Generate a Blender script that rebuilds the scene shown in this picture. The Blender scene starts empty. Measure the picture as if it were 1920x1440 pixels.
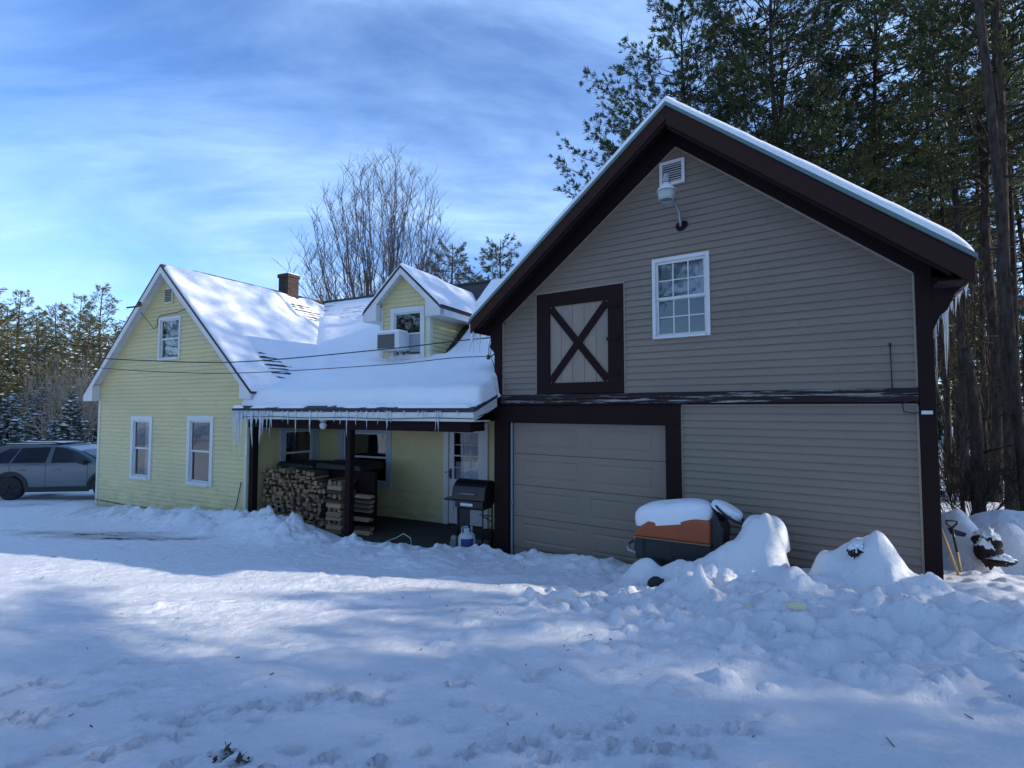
import bpy, math, random
import numpy as np
from mathutils import Vector, Matrix

R = math.radians
sc = bpy.context.scene
col = sc.collection

# ------------------------------------------------------------------ camera, sky, sun, exposure
PITCH = R(2.79)
cam_d = bpy.data.cameras.new('camera'); cam = bpy.data.objects.new('camera', cam_d); col.objects.link(cam)
cam_d.sensor_width = 36.0; cam_d.lens = 18.0
cam_d.clip_start = 0.05; cam_d.clip_end = 2000
cam.location = (0, 0, 0); cam.rotation_euler = (R(90) + PITCH, 0, 0)
sc.camera = cam

SUN_AZ, SUN_EL = R(100), R(22)          # azimuth clockwise from +Y
sdir = Vector((math.sin(SUN_AZ) * math.cos(SUN_EL), math.cos(SUN_AZ) * math.cos(SUN_EL), math.sin(SUN_EL)))
sl = bpy.data.lights.new('sun', 'SUN'); sun = bpy.data.objects.new('sun', sl); col.objects.link(sun)
sl.energy = 4.0; sl.angle = R(0.55); sl.color = (1.0, 0.90, 0.76)
sun.rotation_euler = (-sdir).to_track_quat('-Z', 'Y').to_euler()
sun.location = (30, -10, 30)

world = bpy.data.worlds.new('World'); sc.world = world; world.use_nodes = True
wn = world.node_tree.nodes; wl = world.node_tree.links; wn.clear()
def wnode(t, **k):
    n = wn.new(t)
    for a, b in k.items(): setattr(n, a, b)
    return n
sky = wnode('ShaderNodeTexSky', sky_type='NISHITA', sun_disc=False, sun_elevation=SUN_EL, sun_rotation=SUN_AZ)
sky.air_density = 1.15; sky.dust_density = 0.4; sky.ozone_density = 2.6; sky.altitude = 300
tc = wnode('ShaderNodeTexCoord')
sep = wnode('ShaderNodeSeparateXYZ'); wl.new(tc.outputs['Generated'], sep.inputs[0])
zm = wnode('ShaderNodeMath', operation='MAXIMUM'); zm.inputs[1].default_value = 0.0; wl.new(sep.outputs[2], zm.inputs[0])
za = wnode('ShaderNodeMath', operation='ADD'); za.inputs[1].default_value = 0.22; wl.new(zm.outputs[0], za.inputs[0])
dx = wnode('ShaderNodeMath', operation='DIVIDE'); wl.new(sep.outputs[0], dx.inputs[0]); wl.new(za.outputs[0], dx.inputs[1])
dy = wnode('ShaderNodeMath', operation='DIVIDE'); wl.new(sep.outputs[1], dy.inputs[0]); wl.new(za.outputs[0], dy.inputs[1])
cmb = wnode('ShaderNodeCombineXYZ'); wl.new(dx.outputs[0], cmb.inputs[0]); wl.new(dy.outputs[0], cmb.inputs[1])
mp = wnode('ShaderNodeMapping'); mp.inputs['Rotation'].default_value = (0, 0, R(-62)); mp.inputs['Scale'].default_value = (0.75, 1.5, 1)
wl.new(cmb.outputs[0], mp.inputs[0])
n1 = wnode('ShaderNodeTexNoise'); n1.inputs['Scale'].default_value = 1.15; n1.inputs['Detail'].default_value = 7; n1.inputs['Roughness'].default_value = 0.56; n1.inputs['Distortion'].default_value = 0.6
wl.new(mp.outputs[0], n1.inputs['Vector'])
mp2 = wnode('ShaderNodeMapping'); mp2.inputs['Rotation'].default_value = (0, 0, R(-68)); mp2.inputs['Scale'].default_value = (1.8, 6.0, 1)
wl.new(cmb.outputs[0], mp2.inputs[0])
n2 = wnode('ShaderNodeTexNoise'); n2.inputs['Scale'].default_value = 1.3; n2.inputs['Detail'].default_value = 8; n2.inputs['Roughness'].default_value = 0.6; n2.inputs['Distortion'].default_value = 0.8
wl.new(mp2.outputs[0], n2.inputs['Vector'])
r1 = wnode('ShaderNodeMapRange'); r1.inputs[1].default_value = 0.36; r1.inputs[2].default_value = 0.70; wl.new(n1.outputs[0], r1.inputs[0])
r2 = wnode('ShaderNodeMapRange'); r2.inputs[1].default_value = 0.30; r2.inputs[2].default_value = 0.70; r2.inputs[3].default_value = 0.45; r2.inputs[4].default_value = 1.0; wl.new(n2.outputs[0], r2.inputs[0])
mm = wnode('ShaderNodeMath', operation='MULTIPLY'); wl.new(r1.outputs[0], mm.inputs[0]); wl.new(r2.outputs[0], mm.inputs[1])
# more thin cloud towards the horizon
hz = wnode('ShaderNodeMapRange'); hz.inputs[1].default_value = 0.0; hz.inputs[2].default_value = 0.55; hz.inputs[3].default_value = 0.85; hz.inputs[4].default_value = 0.92; wl.new(sep.outputs[2], hz.inputs[0])
m3 = wnode('ShaderNodeMath', operation='MULTIPLY'); wl.new(mm.outputs[0], m3.inputs[0]); wl.new(hz.outputs[0], m3.inputs[1])
mixc = wnode('ShaderNodeMix', data_type='RGBA'); wl.new(m3.outputs[0], mixc.inputs[0]); tint = wnode('ShaderNodeMix', data_type='RGBA', blend_type='MULTIPLY'); tint.inputs[0].default_value = 1.0; tint.inputs[7].default_value = (0.97, 1.25, 1.74, 1)
wl.new(sky.outputs[0], tint.inputs[6]); wl.new(tint.outputs[2], mixc.inputs[6])
mixc.inputs[7].default_value = (4.8, 7.2, 11.0, 1)
bg = wnode('ShaderNodeBackground'); bg.inputs[1].default_value = 0.12; wl.new(mixc.outputs[2], bg.inputs[0])
wo = wnode('ShaderNodeOutputWorld'); wl.new(bg.outputs[0], wo.inputs[0])

sc.view_settings.view_transform = 'Standard'; sc.view_settings.look = 'None'
sc.view_settings.exposure = 0.36; sc.view_settings.gamma = 1.0
sc.render.engine = 'CYCLES'; sc.cycles.use_denoising = True
sc.cycles.max_bounces = 8; sc.cycles.diffuse_bounces = 4; sc.cycles.transparent_max_bounces = 12; sc.cycles.glossy_bounces = 3; sc.cycles.transmission_bounces = 6

rng = np.random.default_rng(7); random.seed(7)

# ------------------------------------------------------------------ helpers
def at(x, y, Y):
    """world point at forward distance Y seen at photo pixel x, y (used to read positions off the survey photo)"""
    u = (x - 960) / 960; v = (720 - y) / 960
    d = (u, math.cos(PITCH) - v * math.sin(PITCH), math.sin(PITCH) + v * math.cos(PITCH))
    k = Y / d[1]
    return Vector((d[0] * k, Y, d[2] * k))

def tag(o, label=None, cat=None, group=None, kind=None):
    if label: o['label'] = label
    if cat: o['category'] = cat
    if group: o['group'] = group
    if kind: o['kind'] = kind
    return o

def empty(name, loc=(0, 0, 0), rz=0):
    o = bpy.data.objects.new(name, None); o.empty_display_size = 0.2
    o.location = loc; o.rotation_euler = (0, 0, rz); col.objects.link(o); return o

def np_mesh(name, V, F, mats, smooth=False, parent=None, midx=None):
    me = bpy.data.meshes.new(name)
    V = np.asarray(V, dtype=np.float32); F = np.asarray(F, dtype=np.int32)
    k = F.shape[1]
    me.vertices.add(len(V)); me.vertices.foreach_set('co', V.ravel())
    me.loops.add(F.size); me.loops.foreach_set('vertex_index', F.ravel())
    me.polygons.add(len(F)); me.polygons.foreach_set('loop_start', np.arange(0, F.size, k, dtype=np.int32))
    me.polygons.foreach_set('loop_total', np.full(len(F), k, dtype=np.int32))
    if smooth: me.polygons.foreach_set('use_smooth', np.ones(len(F), dtype=bool))
    if not isinstance(mats, (list, tuple)): mats = [mats]
    for m in mats: me.materials.append(m)
    if midx is not None: me.polygons.foreach_set('material_index', np.asarray(midx, dtype=np.int32))
    me.update(calc_edges=True); me.validate()
    o = bpy.data.objects.new(name, me); col.objects.link(o)
    if parent: o.parent = parent
    return o

class MB:
    def __init__(s, T=None): s.v = []; s.f = []; s.mi = []; s.T = T; s.m = 0; s.sm = []; s.smooth = False
    def pt(s, p):
        s.v.append(tuple(s.T(*p)) if s.T else tuple(p)); return len(s.v) - 1
    def face(s, ids): s.f.append(tuple(ids)); s.mi.append(s.m); s.sm.append(s.smooth)
    def poly(s, pts): s.face([s.pt(p) for p in pts])
    def box(s, x0, x1, y0, y1, z0, z1):
        i = [s.pt(p) for p in [(x0,y0,z0),(x1,y0,z0),(x1,y1,z0),(x0,y1,z0),(x0,y0,z1),(x1,y0,z1),(x1,y1,z1),(x0,y1,z1)]]
        for q in [(0,3,2,1),(4,5,6,7),(0,1,5,4),(1,2,6,5),(2,3,7,6),(3,0,4,7)]: s.face([i[k] for k in q])
    def hexa(s, P):
        i = [s.pt(p) for p in P]
        for q in [(0,3,2,1),(4,5,6,7),(0,1,5,4),(1,2,6,5),(2,3,7,6),(3,0,4,7)]: s.face([i[k] for k in q])
    def slab(s, P, t):
        """P: top polygon points, thickness t straight down"""
        n = len(P); a = [s.pt(p) for p in P]; b = [s.pt((p[0], p[1], p[2] - t)) for p in P]
        s.face(a); s.face(b[::-1])
        for k in range(n): s.face([a[k], b[k], b[(k+1) % n], a[(k+1) % n]])
    def prism(s, poly, y0, y1):
        """poly in x,z extruded along y"""
        n = len(poly); a = [s.pt((p[0], y0, p[1])) for p in poly]; b = [s.pt((p[0], y1, p[1])) for p in poly]
        s.face(a); s.face(b[::-1])
        for k in range(n): s.face([a[(k+1) % n], a[k], b[k], b[(k+1) % n]])
    def tube(s, P, r, n=8, caps=True):
        P = [Vector(p) for p in P]
        if not isinstance(r, (list, tuple)): r = [r] * len(P)
        up = Vector((0, 0, 1)); prev = None; rings = []
        for k, p in enumerate(P):
            d = (P[min(k+1, len(P)-1)] - P[max(k-1, 0)]).normalized()
            if prev is None:
                sd = d.cross(up)
                if sd.length < 1e-3: sd = d.cross(Vector((1, 0, 0)))
            else:
                sd = prev - d * prev.dot(d)
            sd.normalize(); prev = sd; w = d.cross(sd)
            rings.append([s.pt(p + (sd * math.cos(2*math.pi*j/n) + w * math.sin(2*math.pi*j/n)) * r[k]) for j in range(n)])
        sv = s.smooth; s.smooth = True
        for k in range(len(rings) - 1):
            for j in range(n): s.face([rings[k][j], rings[k][(j+1) % n], rings[k+1][(j+1) % n], rings[k+1][j]])
        s.smooth = sv
        if caps: s.face(rings[0][::-1]); s.face(rings[-1])
    def lathe(s, c, prof, n=20, axis='z'):
        """prof: (r, h) pairs"""
        rings = []
        for r, h in prof:
            ring = []
            for j in range(n):
                a = 2*math.pi*j/n; x, y = r*math.cos(a), r*math.sin(a)
                if axis == 'z': q = (c[0]+x, c[1]+y, c[2]+h)
                elif axis == 'y': q = (c[0]+x, c[1]+h, c[2]+y)
                else: q = (c[0]+h, c[1]+x, c[2]+y)
                ring.append(s.pt(q))
            rings.append(ring)
        sv = s.smooth; s.smooth = True
        for k in range(len(rings) - 1):
            for j in range(n): s.face([rings[k][j], rings[k][(j+1) % n], rings[k+1][(j+1) % n], rings[k+1][j]])
        s.smooth = sv
        s.face(rings[0][::-1]); s.face(rings[-1])
    def build(s, name, mat, parent=None, bevel=0, seg=2):
        me = bpy.data.meshes.new(name); me.from_pydata(s.v, [], s.f)
        mats = mat if isinstance(mat, (list, tuple)) else [mat]
        for m in mats: me.materials.append(m)
        me.polygons.foreach_set('material_index', s.mi); me.polygons.foreach_set('use_smooth', s.sm)
        me.update()
        import bmesh
        if name == 'glass':
            o = bpy.data.objects.new(name, me); col.objects.link(o); o.parent = parent; return o
        bm = bmesh.new(); bm.from_mesh(me); bmesh.ops.recalc_face_normals(bm, faces=bm.faces[:]); bm.to_mesh(me); bm.free()
        o = bpy.data.objects.new(name, me); col.objects.link(o)
        if parent: o.parent = parent
        if bevel:
            b = o.modifiers.new('bevel', 'BEVEL'); b.width = bevel; b.segments = seg; b.limit_method = 'ANGLE'; b.angle_limit = R(35)
            b.harden_normals = False
        return o

# value noise in numpy
_perm = rng.permutation(1024); _val = rng.random(1024)
def vnoise(x, y, seed=0):
    x = np.asarray(x, float); y = np.asarray(y, float)
    xi = np.floor(x).astype(int); yi = np.floor(y).astype(int); fx = x - xi; fy = y - yi
    fx = fx*fx*fx*(fx*(fx*6-15)+10); fy = fy*fy*fy*(fy*(fy*6-15)+10)
    def h(a, b): return _val[(_perm[(a + seed*17) & 1023] + b*7 + seed*131) & 1023 if False else _perm[(_perm[(a + seed*17) & 1023] + b) & 1023]]
    v00, v10, v01, v11 = h(xi, yi), h(xi+1, yi), h(xi, yi+1), h(xi+1, yi+1)
    return (v00*(1-fx)+v10*fx)*(1-fy) + (v01*(1-fx)+v11*fx)*fy
def fbm(x, y, oct=4, seed=0, gain=0.5):
    s = 0; a = 1; t = 0
    for k in range(oct):
        s = s + a*vnoise(x*2**k, y*2**k, seed+k*3); t += a; a *= gain
    return s/t
def smooth01(t): t = np.clip(t, 0, 1); return t*t*(3-2*t)

# ------------------------------------------------------------------ materials
def mat(name, color, rough=0.6, metal=0.0, spec=0.5, noise=None, bump=None, trans=0, coat=0):
    """noise = (scale, strength, second colour, stretch xyz); bump = (scale, strength, distance, stretch)"""
    m = bpy.data.materials.new(name); m.use_nodes = True; nt = m.node_tree; b = nt.nodes['Principled BSDF']
    b.inputs['Base Color'].default_value = (*color, 1); b.inputs['Roughness'].default_value = rough; b.inputs['Metallic'].default_value = metal
    b.inputs['Specular IOR Level'].default_value = spec
    if coat: b.inputs['Coat Weight'].default_value = coat; b.inputs['Coat Roughness'].default_value = 0.08
    if trans: b.inputs['Transmission Weight'].default_value = trans
    tcn = nt.nodes.new('ShaderNodeTexCoord')
    def nz(scale, stretch, det=6, rgh=0.6):
        mpn = nt.nodes.new('ShaderNodeMapping'); mpn.inputs['Scale'].default_value = stretch or (1, 1, 1); nt.links.new(tcn.outputs['Object'], mpn.inputs[0])
        n = nt.nodes.new('ShaderNodeTexNoise'); n.inputs['Scale'].default_value = scale; n.inputs['Detail'].default_value = det; n.inputs['Roughness'].default_value = rgh
        nt.links.new(mpn.outputs[0], n.inputs['Vector']); return n
    if noise:
        n = nz(noise[0], noise[3] if len(noise) > 3 else None)
        mr = nt.nodes.new('ShaderNodeMapRange'); mr.inputs[1].default_value = 0.35; mr.inputs[2].default_value = 0.7; mr.inputs[3].default_value = 0; mr.inputs[4].default_value = noise[1]
        nt.links.new(n.outputs[0], mr.inputs[0])
        mx = nt.nodes.new('ShaderNodeMix'); mx.data_type = 'RGBA'; mx.inputs[6].default_value = (*color, 1); mx.inputs[7].default_value = (*noise[2], 1)
        nt.links.new(mr.outputs[0], mx.inputs[0]); nt.links.new(mx.outputs[2], b.inputs['Base Color'])
    if bump:
        n = nz(bump[0], bump[3] if len(bump) > 3 else None)
        bp = nt.nodes.new('ShaderNodeBump'); bp.inputs['Strength'].default_value = bump[1]; bp.inputs['Distance'].default_value = bump[2]
        nt.links.new(n.outputs[0], bp.inputs['Height']); nt.links.new(bp.outputs[0], b.inputs['Normal'])
    return m

def siding_mat(name, c1, c2, dirt, zbase):
    """vinyl clapboards: panel to panel tone changes, run-off stains, splash dirt near the ground (object space)"""
    m = bpy.data.materials.new(name); m.use_nodes = True; nt = m.node_tree; N = nt.nodes; L = nt.links; b = N['Principled BSDF']
    b.inputs['Roughness'].default_value = 0.5
    t = N.new('ShaderNodeTexCoord')
    a = N.new('ShaderNodeTexNoise'); a.inputs['Scale'].default_value = 0.9; a.inputs['Detail'].default_value = 5
    mpa = N.new('ShaderNodeMapping'); mpa.inputs['Scale'].default_value = (0.6, 0.6, 2.2); L.new(t.outputs['Object'], mpa.inputs[0]); L.new(mpa.outputs[0], a.inputs['Vector'])
    ra = N.new('ShaderNodeMapRange'); ra.inputs[1].default_value = 0.35; ra.inputs[2].default_value = 0.65; L.new(a.outputs[0], ra.inputs[0])
    mx = N.new('ShaderNodeMix'); mx.data_type = 'RGBA'; mx.inputs[6].default_value = (*c1, 1); mx.inputs[7].default_value = (*c2, 1); L.new(ra.outputs[0], mx.inputs[0])
    # grime streaks, stronger low down
    g = N.new('ShaderNodeTexNoise'); g.inputs['Scale'].default_value = 2.4; g.inputs['Detail'].default_value = 8; g.inputs['Roughness'].default_value = 0.7
    mpg = N.new('ShaderNodeMapping'); mpg.inputs['Scale'].default_value = (1.0, 1.0, 3.0); L.new(t.outputs['Object'], mpg.inputs[0]); L.new(mpg.outputs[0], g.inputs['Vector'])
    sp = N.new('ShaderNodeSeparateXYZ'); L.new(t.outputs['Object'], sp.inputs[0])
    zr = N.new('ShaderNodeMapRange'); zr.inputs[1].default_value = zbase; zr.inputs[2].default_value = zbase + 1.0; zr.inputs[3].default_value = 0.22; zr.inputs[4].default_value = 0.0; L.new(sp.outputs[2], zr.inputs[0])
    ad = N.new('ShaderNodeMath'); ad.operation = 'ADD'; L.new(g.outputs[0], ad.inputs[0]); L.new(zr.outputs[0], ad.inputs[1])
    rg = N.new('ShaderNodeMapRange'); rg.inputs[1].default_value = 0.56; rg.inputs[2].default_value = 0.85; rg.inputs[4].default_value = 0.75; L.new(ad.outputs[0], rg.inputs[0])
    m2 = N.new('ShaderNodeMix'); m2.data_type = 'RGBA'; L.new(rg.outputs[0], m2.inputs[0]); L.new(mx.outputs[2], m2.inputs[6]); m2.inputs[7].default_value = (*dirt, 1)
    L.new(m2.outputs[2], b.inputs['Base Color'])
    f = N.new('ShaderNodeTexNoise'); f.inputs['Scale'].default_value = 5; mpf = N.new('ShaderNodeMapping'); mpf.inputs['Scale'].default_value = (1, 1, 8); L.new(t.outputs['Object'], mpf.inputs[0]); L.new(mpf.outputs[0], f.inputs['Vector'])
    bp = N.new('ShaderNodeBump'); bp.inputs['Strength'].default_value = 0.35; bp.inputs['Distance'].default_value = 0.01; L.new(f.outputs[0], bp.inputs['Height']); L.new(bp.outputs[0], b.inputs['Normal'])
    return m

def snow_mat(name, ice=False):
    m = bpy.data.materials.new(name); m.use_nodes = True; nt = m.node_tree; N = nt.nodes; L = nt.links; b = N['Principled BSDF']
    b.inputs['Base Color'].default_value = (0.84, 0.86, 0.90, 1); b.inputs['Roughness'].default_value = 0.55; b.inputs['Specular IOR Level'].default_value = 0.25
    t = N.new('ShaderNodeTexCoord')
    a = N.new('ShaderNodeTexNoise'); a.inputs['Scale'].default_value = 11; a.inputs['Detail'].default_value = 10; a.inputs['Roughness'].default_value = 0.72; L.new(t.outputs['Object'], a.inputs['Vector'])
    bp = N.new('ShaderNodeBump'); bp.inputs['Strength'].default_value = 0.95 if ice else 0.55; bp.inputs['Distance'].default_value = 0.055 if ice else 0.035; L.new(a.outputs[0], bp.inputs['Height'])
    fz = N.new('ShaderNodeTexNoise'); fz.inputs['Scale'].default_value = 120; fz.inputs['Detail'].default_value = 3; L.new(t.outputs['Object'], fz.inputs['Vector'])
    b2 = N.new('ShaderNodeBump'); b2.inputs['Strength'].default_value = 0.3; b2.inputs['Distance'].default_value = 0.004; L.new(fz.outputs[0], b2.inputs['Height']); L.new(bp.outputs[0], b2.inputs['Normal'])
    L.new(b2.outputs[0], b.inputs['Normal'])
    if ice:
        # worn icy and muddy wheel tracks by the left drive, specks of bark and dirt elsewhere
        at_ = N.new('ShaderNodeAttribute'); at_.attribute_name = 'worn'
        d = N.new('ShaderNodeTexNoise'); d.inputs['Scale'].default_value = 2.2; d.inputs['Detail'].default_value = 8; d.inputs['Roughness'].default_value = 0.7
        mp_ = N.new('ShaderNodeMapping'); mp_.inputs['Scale'].default_value = (0.5, 1.6, 1); mp_.inputs['Rotation'].default_value = (0, 0, R(10)); L.new(t.outputs['Object'], mp_.inputs[0]); L.new(mp_.outputs[0], d.inputs['Vector'])
        mul = N.new('ShaderNodeMath'); mul.operation = 'MULTIPLY_ADD'; L.new(at_.outputs['Fac'], mul.inputs[0]); mul.inputs[1].default_value = 0.42; L.new(d.outputs[0], mul.inputs[2])
        rr = N.new('ShaderNodeMapRange'); rr.inputs[1].default_value = 0.72; rr.inputs[2].default_value = 0.90; L.new(mul.outputs[0], rr.inputs[0]); rr.inputs[4].default_value = 0.75
        mx = N.new('ShaderNodeMix'); mx.data_type = 'RGBA'; mx.inputs[6].default_value = (0.84, 0.86, 0.90, 1); mx.inputs[7].default_value = (0.42, 0.40, 0.42, 1); L.new(rr.outputs[0], mx.inputs[0])
        r3 = N.new('ShaderNodeMapRange'); r3.inputs[1].default_value = 0.93; r3.inputs[2].default_value = 0.99; L.new(mul.outputs[0], r3.inputs[0])
        m3 = N.new('ShaderNodeMix'); m3.data_type = 'RGBA'; L.new(mx.outputs[2], m3.inputs[6]); m3.inputs[7].default_value = (0.06, 0.045, 0.05, 1); L.new(r3.outputs[0], m3.inputs[0])
        s = N.new('ShaderNodeTexNoise'); s.inputs['Scale'].default_value = 16; s.inputs['Detail'].default_value = 5; s.inputs['Roughness'].default_value = 0.8
        mps = N.new('ShaderNodeMapping'); mps.inputs['Scale'].default_value = (0.5, 1.3, 1); L.new(t.outputs['Object'], mps.inputs[0]); L.new(mps.outputs[0], s.inputs['Vector'])
        s2 = N.new('ShaderNodeTexNoise'); s2.inputs['Scale'].default_value = 1.1; L.new(t.outputs['Object'], s2.inputs['Vector'])
        sm = N.new('ShaderNodeMath'); sm.operation = 'MULTIPLY_ADD'; sm.inputs[1].default_value = 0.35; L.new(s2.outputs[0], sm.inputs[0]); L.new(s.outputs[0], sm.inputs[2])
        rs = N.new('ShaderNodeMapRange'); rs.inputs[1].default_value = 0.88; rs.inputs[2].default_value = 0.93; rs.inputs[4].default_value = 0.55; L.new(sm.outputs[0], rs.inputs[0])
        m4 = N.new('ShaderNodeMix'); m4.data_type = 'RGBA'; L.new(m3.outputs[2], m4.inputs[6]); m4.inputs[7].default_value = (0.16, 0.13, 0.11, 1); L.new(rs.outputs[0], m4.inputs[0])
        L.new(m4.outputs[2], b.inputs['Base Color'])
    return m

def needle_mat(name, c1, c2):
    m = bpy.data.materials.new(name); m.use_nodes = True; nt = m.node_tree; N = nt.nodes; L = nt.links; b = N['Principled BSDF']
    g = N.new('ShaderNodeNewGeometry')
    t = N.new('ShaderNodeTexCoord'); n = N.new('ShaderNodeTexNoise'); n.inputs['Scale'].default_value = 0.55; n.inputs['Detail'].default_value = 3; L.new(t.outputs['Object'], n.inputs['Vector'])
    ad = N.new('ShaderNodeMath'); ad.operation = 'MULTIPLY_ADD'; ad.inputs[1].default_value = 0.45; L.new(g.outputs['Random Per Island'], ad.inputs[0])
    nm = N.new('ShaderNodeMapRange'); nm.inputs[1].default_value = 0.35; nm.inputs[2].default_value = 0.65; nm.inputs[4].default_value = 0.6; L.new(n.outputs[0], nm.inputs[0]); L.new(nm.outputs[0], ad.inputs[2])
    mx = N.new('ShaderNodeMix'); mx.data_type = 'RGBA'; mx.inputs[6].default_value = (*c1, 1); mx.inputs[7].default_value = (*c2, 1); L.new(ad.outputs[0], mx.inputs[0])
    L.new(mx.outputs[2], b.inputs['Base Color']); b.inputs['Roughness'].default_value = 0.5; b.inputs['Specular IOR Level'].default_value = 0.4
    tr = N.new('ShaderNodeBsdfTranslucent'); L.new(mx.outputs[2], tr.inputs[0])
    ms = N.new('ShaderNodeMixShader'); ms.inputs[0].default_value = 0.3; L.new(b.outputs[0], ms.inputs[1]); L.new(tr.outputs[0], ms.inputs[2])
    L.new(ms.outputs[0], N['Material Output'].inputs[0])
    return m

def glass_mat(name, tint=(0.75, 0.8, 0.85), boost=0.12):
    m = bpy.data.materials.new(name); m.use_nodes = True; nt = m.node_tree; N = nt.nodes; L = nt.links; N.remove(N['Principled BSDF'])
    f = N.new('ShaderNodeFresnel'); f.inputs[0].default_value = 1.52
    ad = N.new('ShaderNodeMath'); ad.operation = 'ADD'; ad.inputs[1].default_value = boost; L.new(f.outputs[0], ad.inputs[0]); ad.use_clamp = True
    t = N.new('ShaderNodeBsdfTransparent'); t.inputs[0].default_value = (*tint, 1)
    g = N.new('ShaderNodeBsdfGlossy'); g.inputs['Roughness'].default_value = 0.02
    tx = N.new('ShaderNodeTexCoord'); nz = N.new('ShaderNodeTexNoise'); nz.inputs['Scale'].default_value = 1.6; L.new(tx.outputs['Object'], nz.inputs['Vector'])
    bp = N.new('ShaderNodeBump'); bp.inputs['Strength'].default_value = 0.25; bp.inputs['Distance'].default_value = 0.02; L.new(nz.outputs[0], bp.inputs['Height']); L.new(bp.outputs[0], g.inputs['Normal'])
    ms = N.new('ShaderNodeMixShader'); L.new(ad.outputs[0], ms.inputs[0]); L.new(t.outputs[0], ms.inputs[1]); L.new(g.outputs[0], ms.inputs[2]); L.new(ms.outputs[0], N['Material Output'].inputs[0])
    return m

def brick_mat():
    m = bpy.data.materials.new('chimney_brick'); m.use_nodes = True; nt = m.node_tree; N = nt.nodes; L = nt.links; b = N['Principled BSDF']
    t = N.new('ShaderNodeTexCoord'); sp = N.new('ShaderNodeSeparateXYZ'); L.new(t.outputs['Object'], sp.inputs[0])
    ad = N.new('ShaderNodeMath'); ad.operation = 'ADD'; L.new(sp.outputs[0], ad.inputs[0]); L.new(sp.outputs[1], ad.inputs[1])
    cb = N.new('ShaderNodeCombineXYZ'); L.new(ad.outputs[0], cb.inputs[0]); L.new(sp.outputs[2], cb.inputs[1])
    br = N.new('ShaderNodeTexBrick'); br.inputs['Scale'].default_value = 1.0; br.inputs['Brick Width'].default_value = 0.2; br.inputs['Row Height'].default_value = 0.075; br.inputs['Mortar Size'].default_value = 0.008
    br.inputs['Color1'].default_value = (0.055, 0.024, 0.020, 1); br.inputs['Color2'].default_value = (0.026, 0.014, 0.013, 1); br.inputs['Mortar'].default_value = (0.075, 0.06, 0.055, 1)
    L.new(cb.outputs[0], br.inputs[0]); L.new(br.outputs[0], b.inputs['Base Color']); b.inputs['Roughness'].default_value = 0.9
    bp = N.new('ShaderNodeBump'); bp.inputs['Strength'].default_value = 0.6; bp.inputs['Distance'].default_value = 0.01; bp.invert = True; L.new(br.outputs['Fac'], bp.inputs['Height']); L.new(bp.outputs[0], b.inputs['Normal'])
    return m

def weathered_wood(name, paint, wood, amount, stretch):
    """old paint peeling off boards"""
    m = bpy.data.materials.new(name); m.use_nodes = True; nt = m.node_tree; N = nt.nodes; L = nt.links; b = N['Principled BSDF']; b.inputs['Roughness'].default_value = 0.65
    t = N.new('ShaderNodeTexCoord'); mpn = N.new('ShaderNodeMapping'); mpn.inputs['Scale'].default_value = stretch; L.new(t.outputs['Object'], mpn.inputs[0])
    n = N.new('ShaderNodeTexNoise'); n.inputs['Scale'].default_value = 3.0; n.inputs['Detail'].default_value = 9; n.inputs['Roughness'].default_value = 0.72; L.new(mpn.outputs[0], n.inputs['Vector'])
    r = N.new('ShaderNodeMapRange'); r.inputs[1].default_value = 0.72 - amount; r.inputs[2].default_value = 0.76 - amount; L.new(n.outputs[0], r.inputs[0])
    mx = N.new('ShaderNodeMix'); mx.data_type = 'RGBA'; mx.inputs[6].default_value = (*paint, 1); mx.inputs[7].default_value = (*wood, 1); L.new(r.outputs[0], mx.inputs[0])
    L.new(mx.outputs[2], b.inputs['Base Color'])
    bp = N.new('ShaderNodeBump'); bp.inputs['Strength'].default_value = 0.5; bp.inputs['Distance'].default_value = 0.01; L.new(n.outputs[0], bp.inputs['Height']); L.new(bp.outputs[0], b.inputs['Normal'])
    b.inputs['Specular IOR Level'].default_value = 0.15; b.inputs['Roughness'].default_value = 0.8
    return m

M = {}
M['snow'] = snow_mat('snow'); M['ground'] = snow_mat('trodden_snow', True)
M['yellow'] = siding_mat('yellow_siding', (0.66, 0.56, 0.28), (0.58, 0.51, 0.27), (0.32, 0.29, 0.17), -2.6)
M['grey'] = siding_mat('taupe_siding', (0.240, 0.186, 0.140), (0.205, 0.163, 0.127), (0.18, 0.145, 0.115), -2.9)
M['white'] = mat('white_trim', (0.66, 0.66, 0.66), 0.45, noise=(3, 0.5, (0.50, 0.51, 0.50)), bump=(14, 0.2, 0.004))
M['bluewhite'] = mat('cool_grey_trim', (0.38, 0.46, 0.54), 0.45, noise=(3, 0.4, (0.30, 0.37, 0.43)))
M['cream'] = mat('cream_trim', (0.62, 0.62, 0.48), 0.5, noise=(3, 0.5, (0.45, 0.46, 0.36)))
M['brown'] = weathered_wood('dark_brown_paint', (0.019, 0.009, 0.010), (0.07, 0.055, 0.05), -0.10, (1, 1, 1))
M['brownworn'] = weathered_wood('worn_dark_brown', (0.020, 0.010, 0.010), (0.17, 0.15, 0.14), 0.02, (0.6, 1, 7))
M['bargeboard'] = weathered_wood('brown_barge_board', (0.036, 0.018, 0.014), (0.075, 0.042, 0.032), 0.06, (0.5, 1, 5))
M['greyboard'] = weathered_wood('weathered_board', (0.030, 0.022, 0.022), (0.30, 0.28, 0.26), 0.18, (0.35, 1, 7))
M['shingle'] = mat('dark_shingles', (0.035, 0.03, 0.035), 0.9, noise=(12, 0.6, (0.09, 0.075, 0.075)), bump=(40, 0.6, 0.01))
M['drip'] = mat('green_drip_edge', (0.10, 0.16, 0.15), 0.5)
M['concrete'] = mat('porch_slab', (0.03, 0.033, 0.03), 0.9, noise=(4, 0.8, (0.05, 0.05, 0.045)), bump=(9, 0.4, 0.02))
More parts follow.
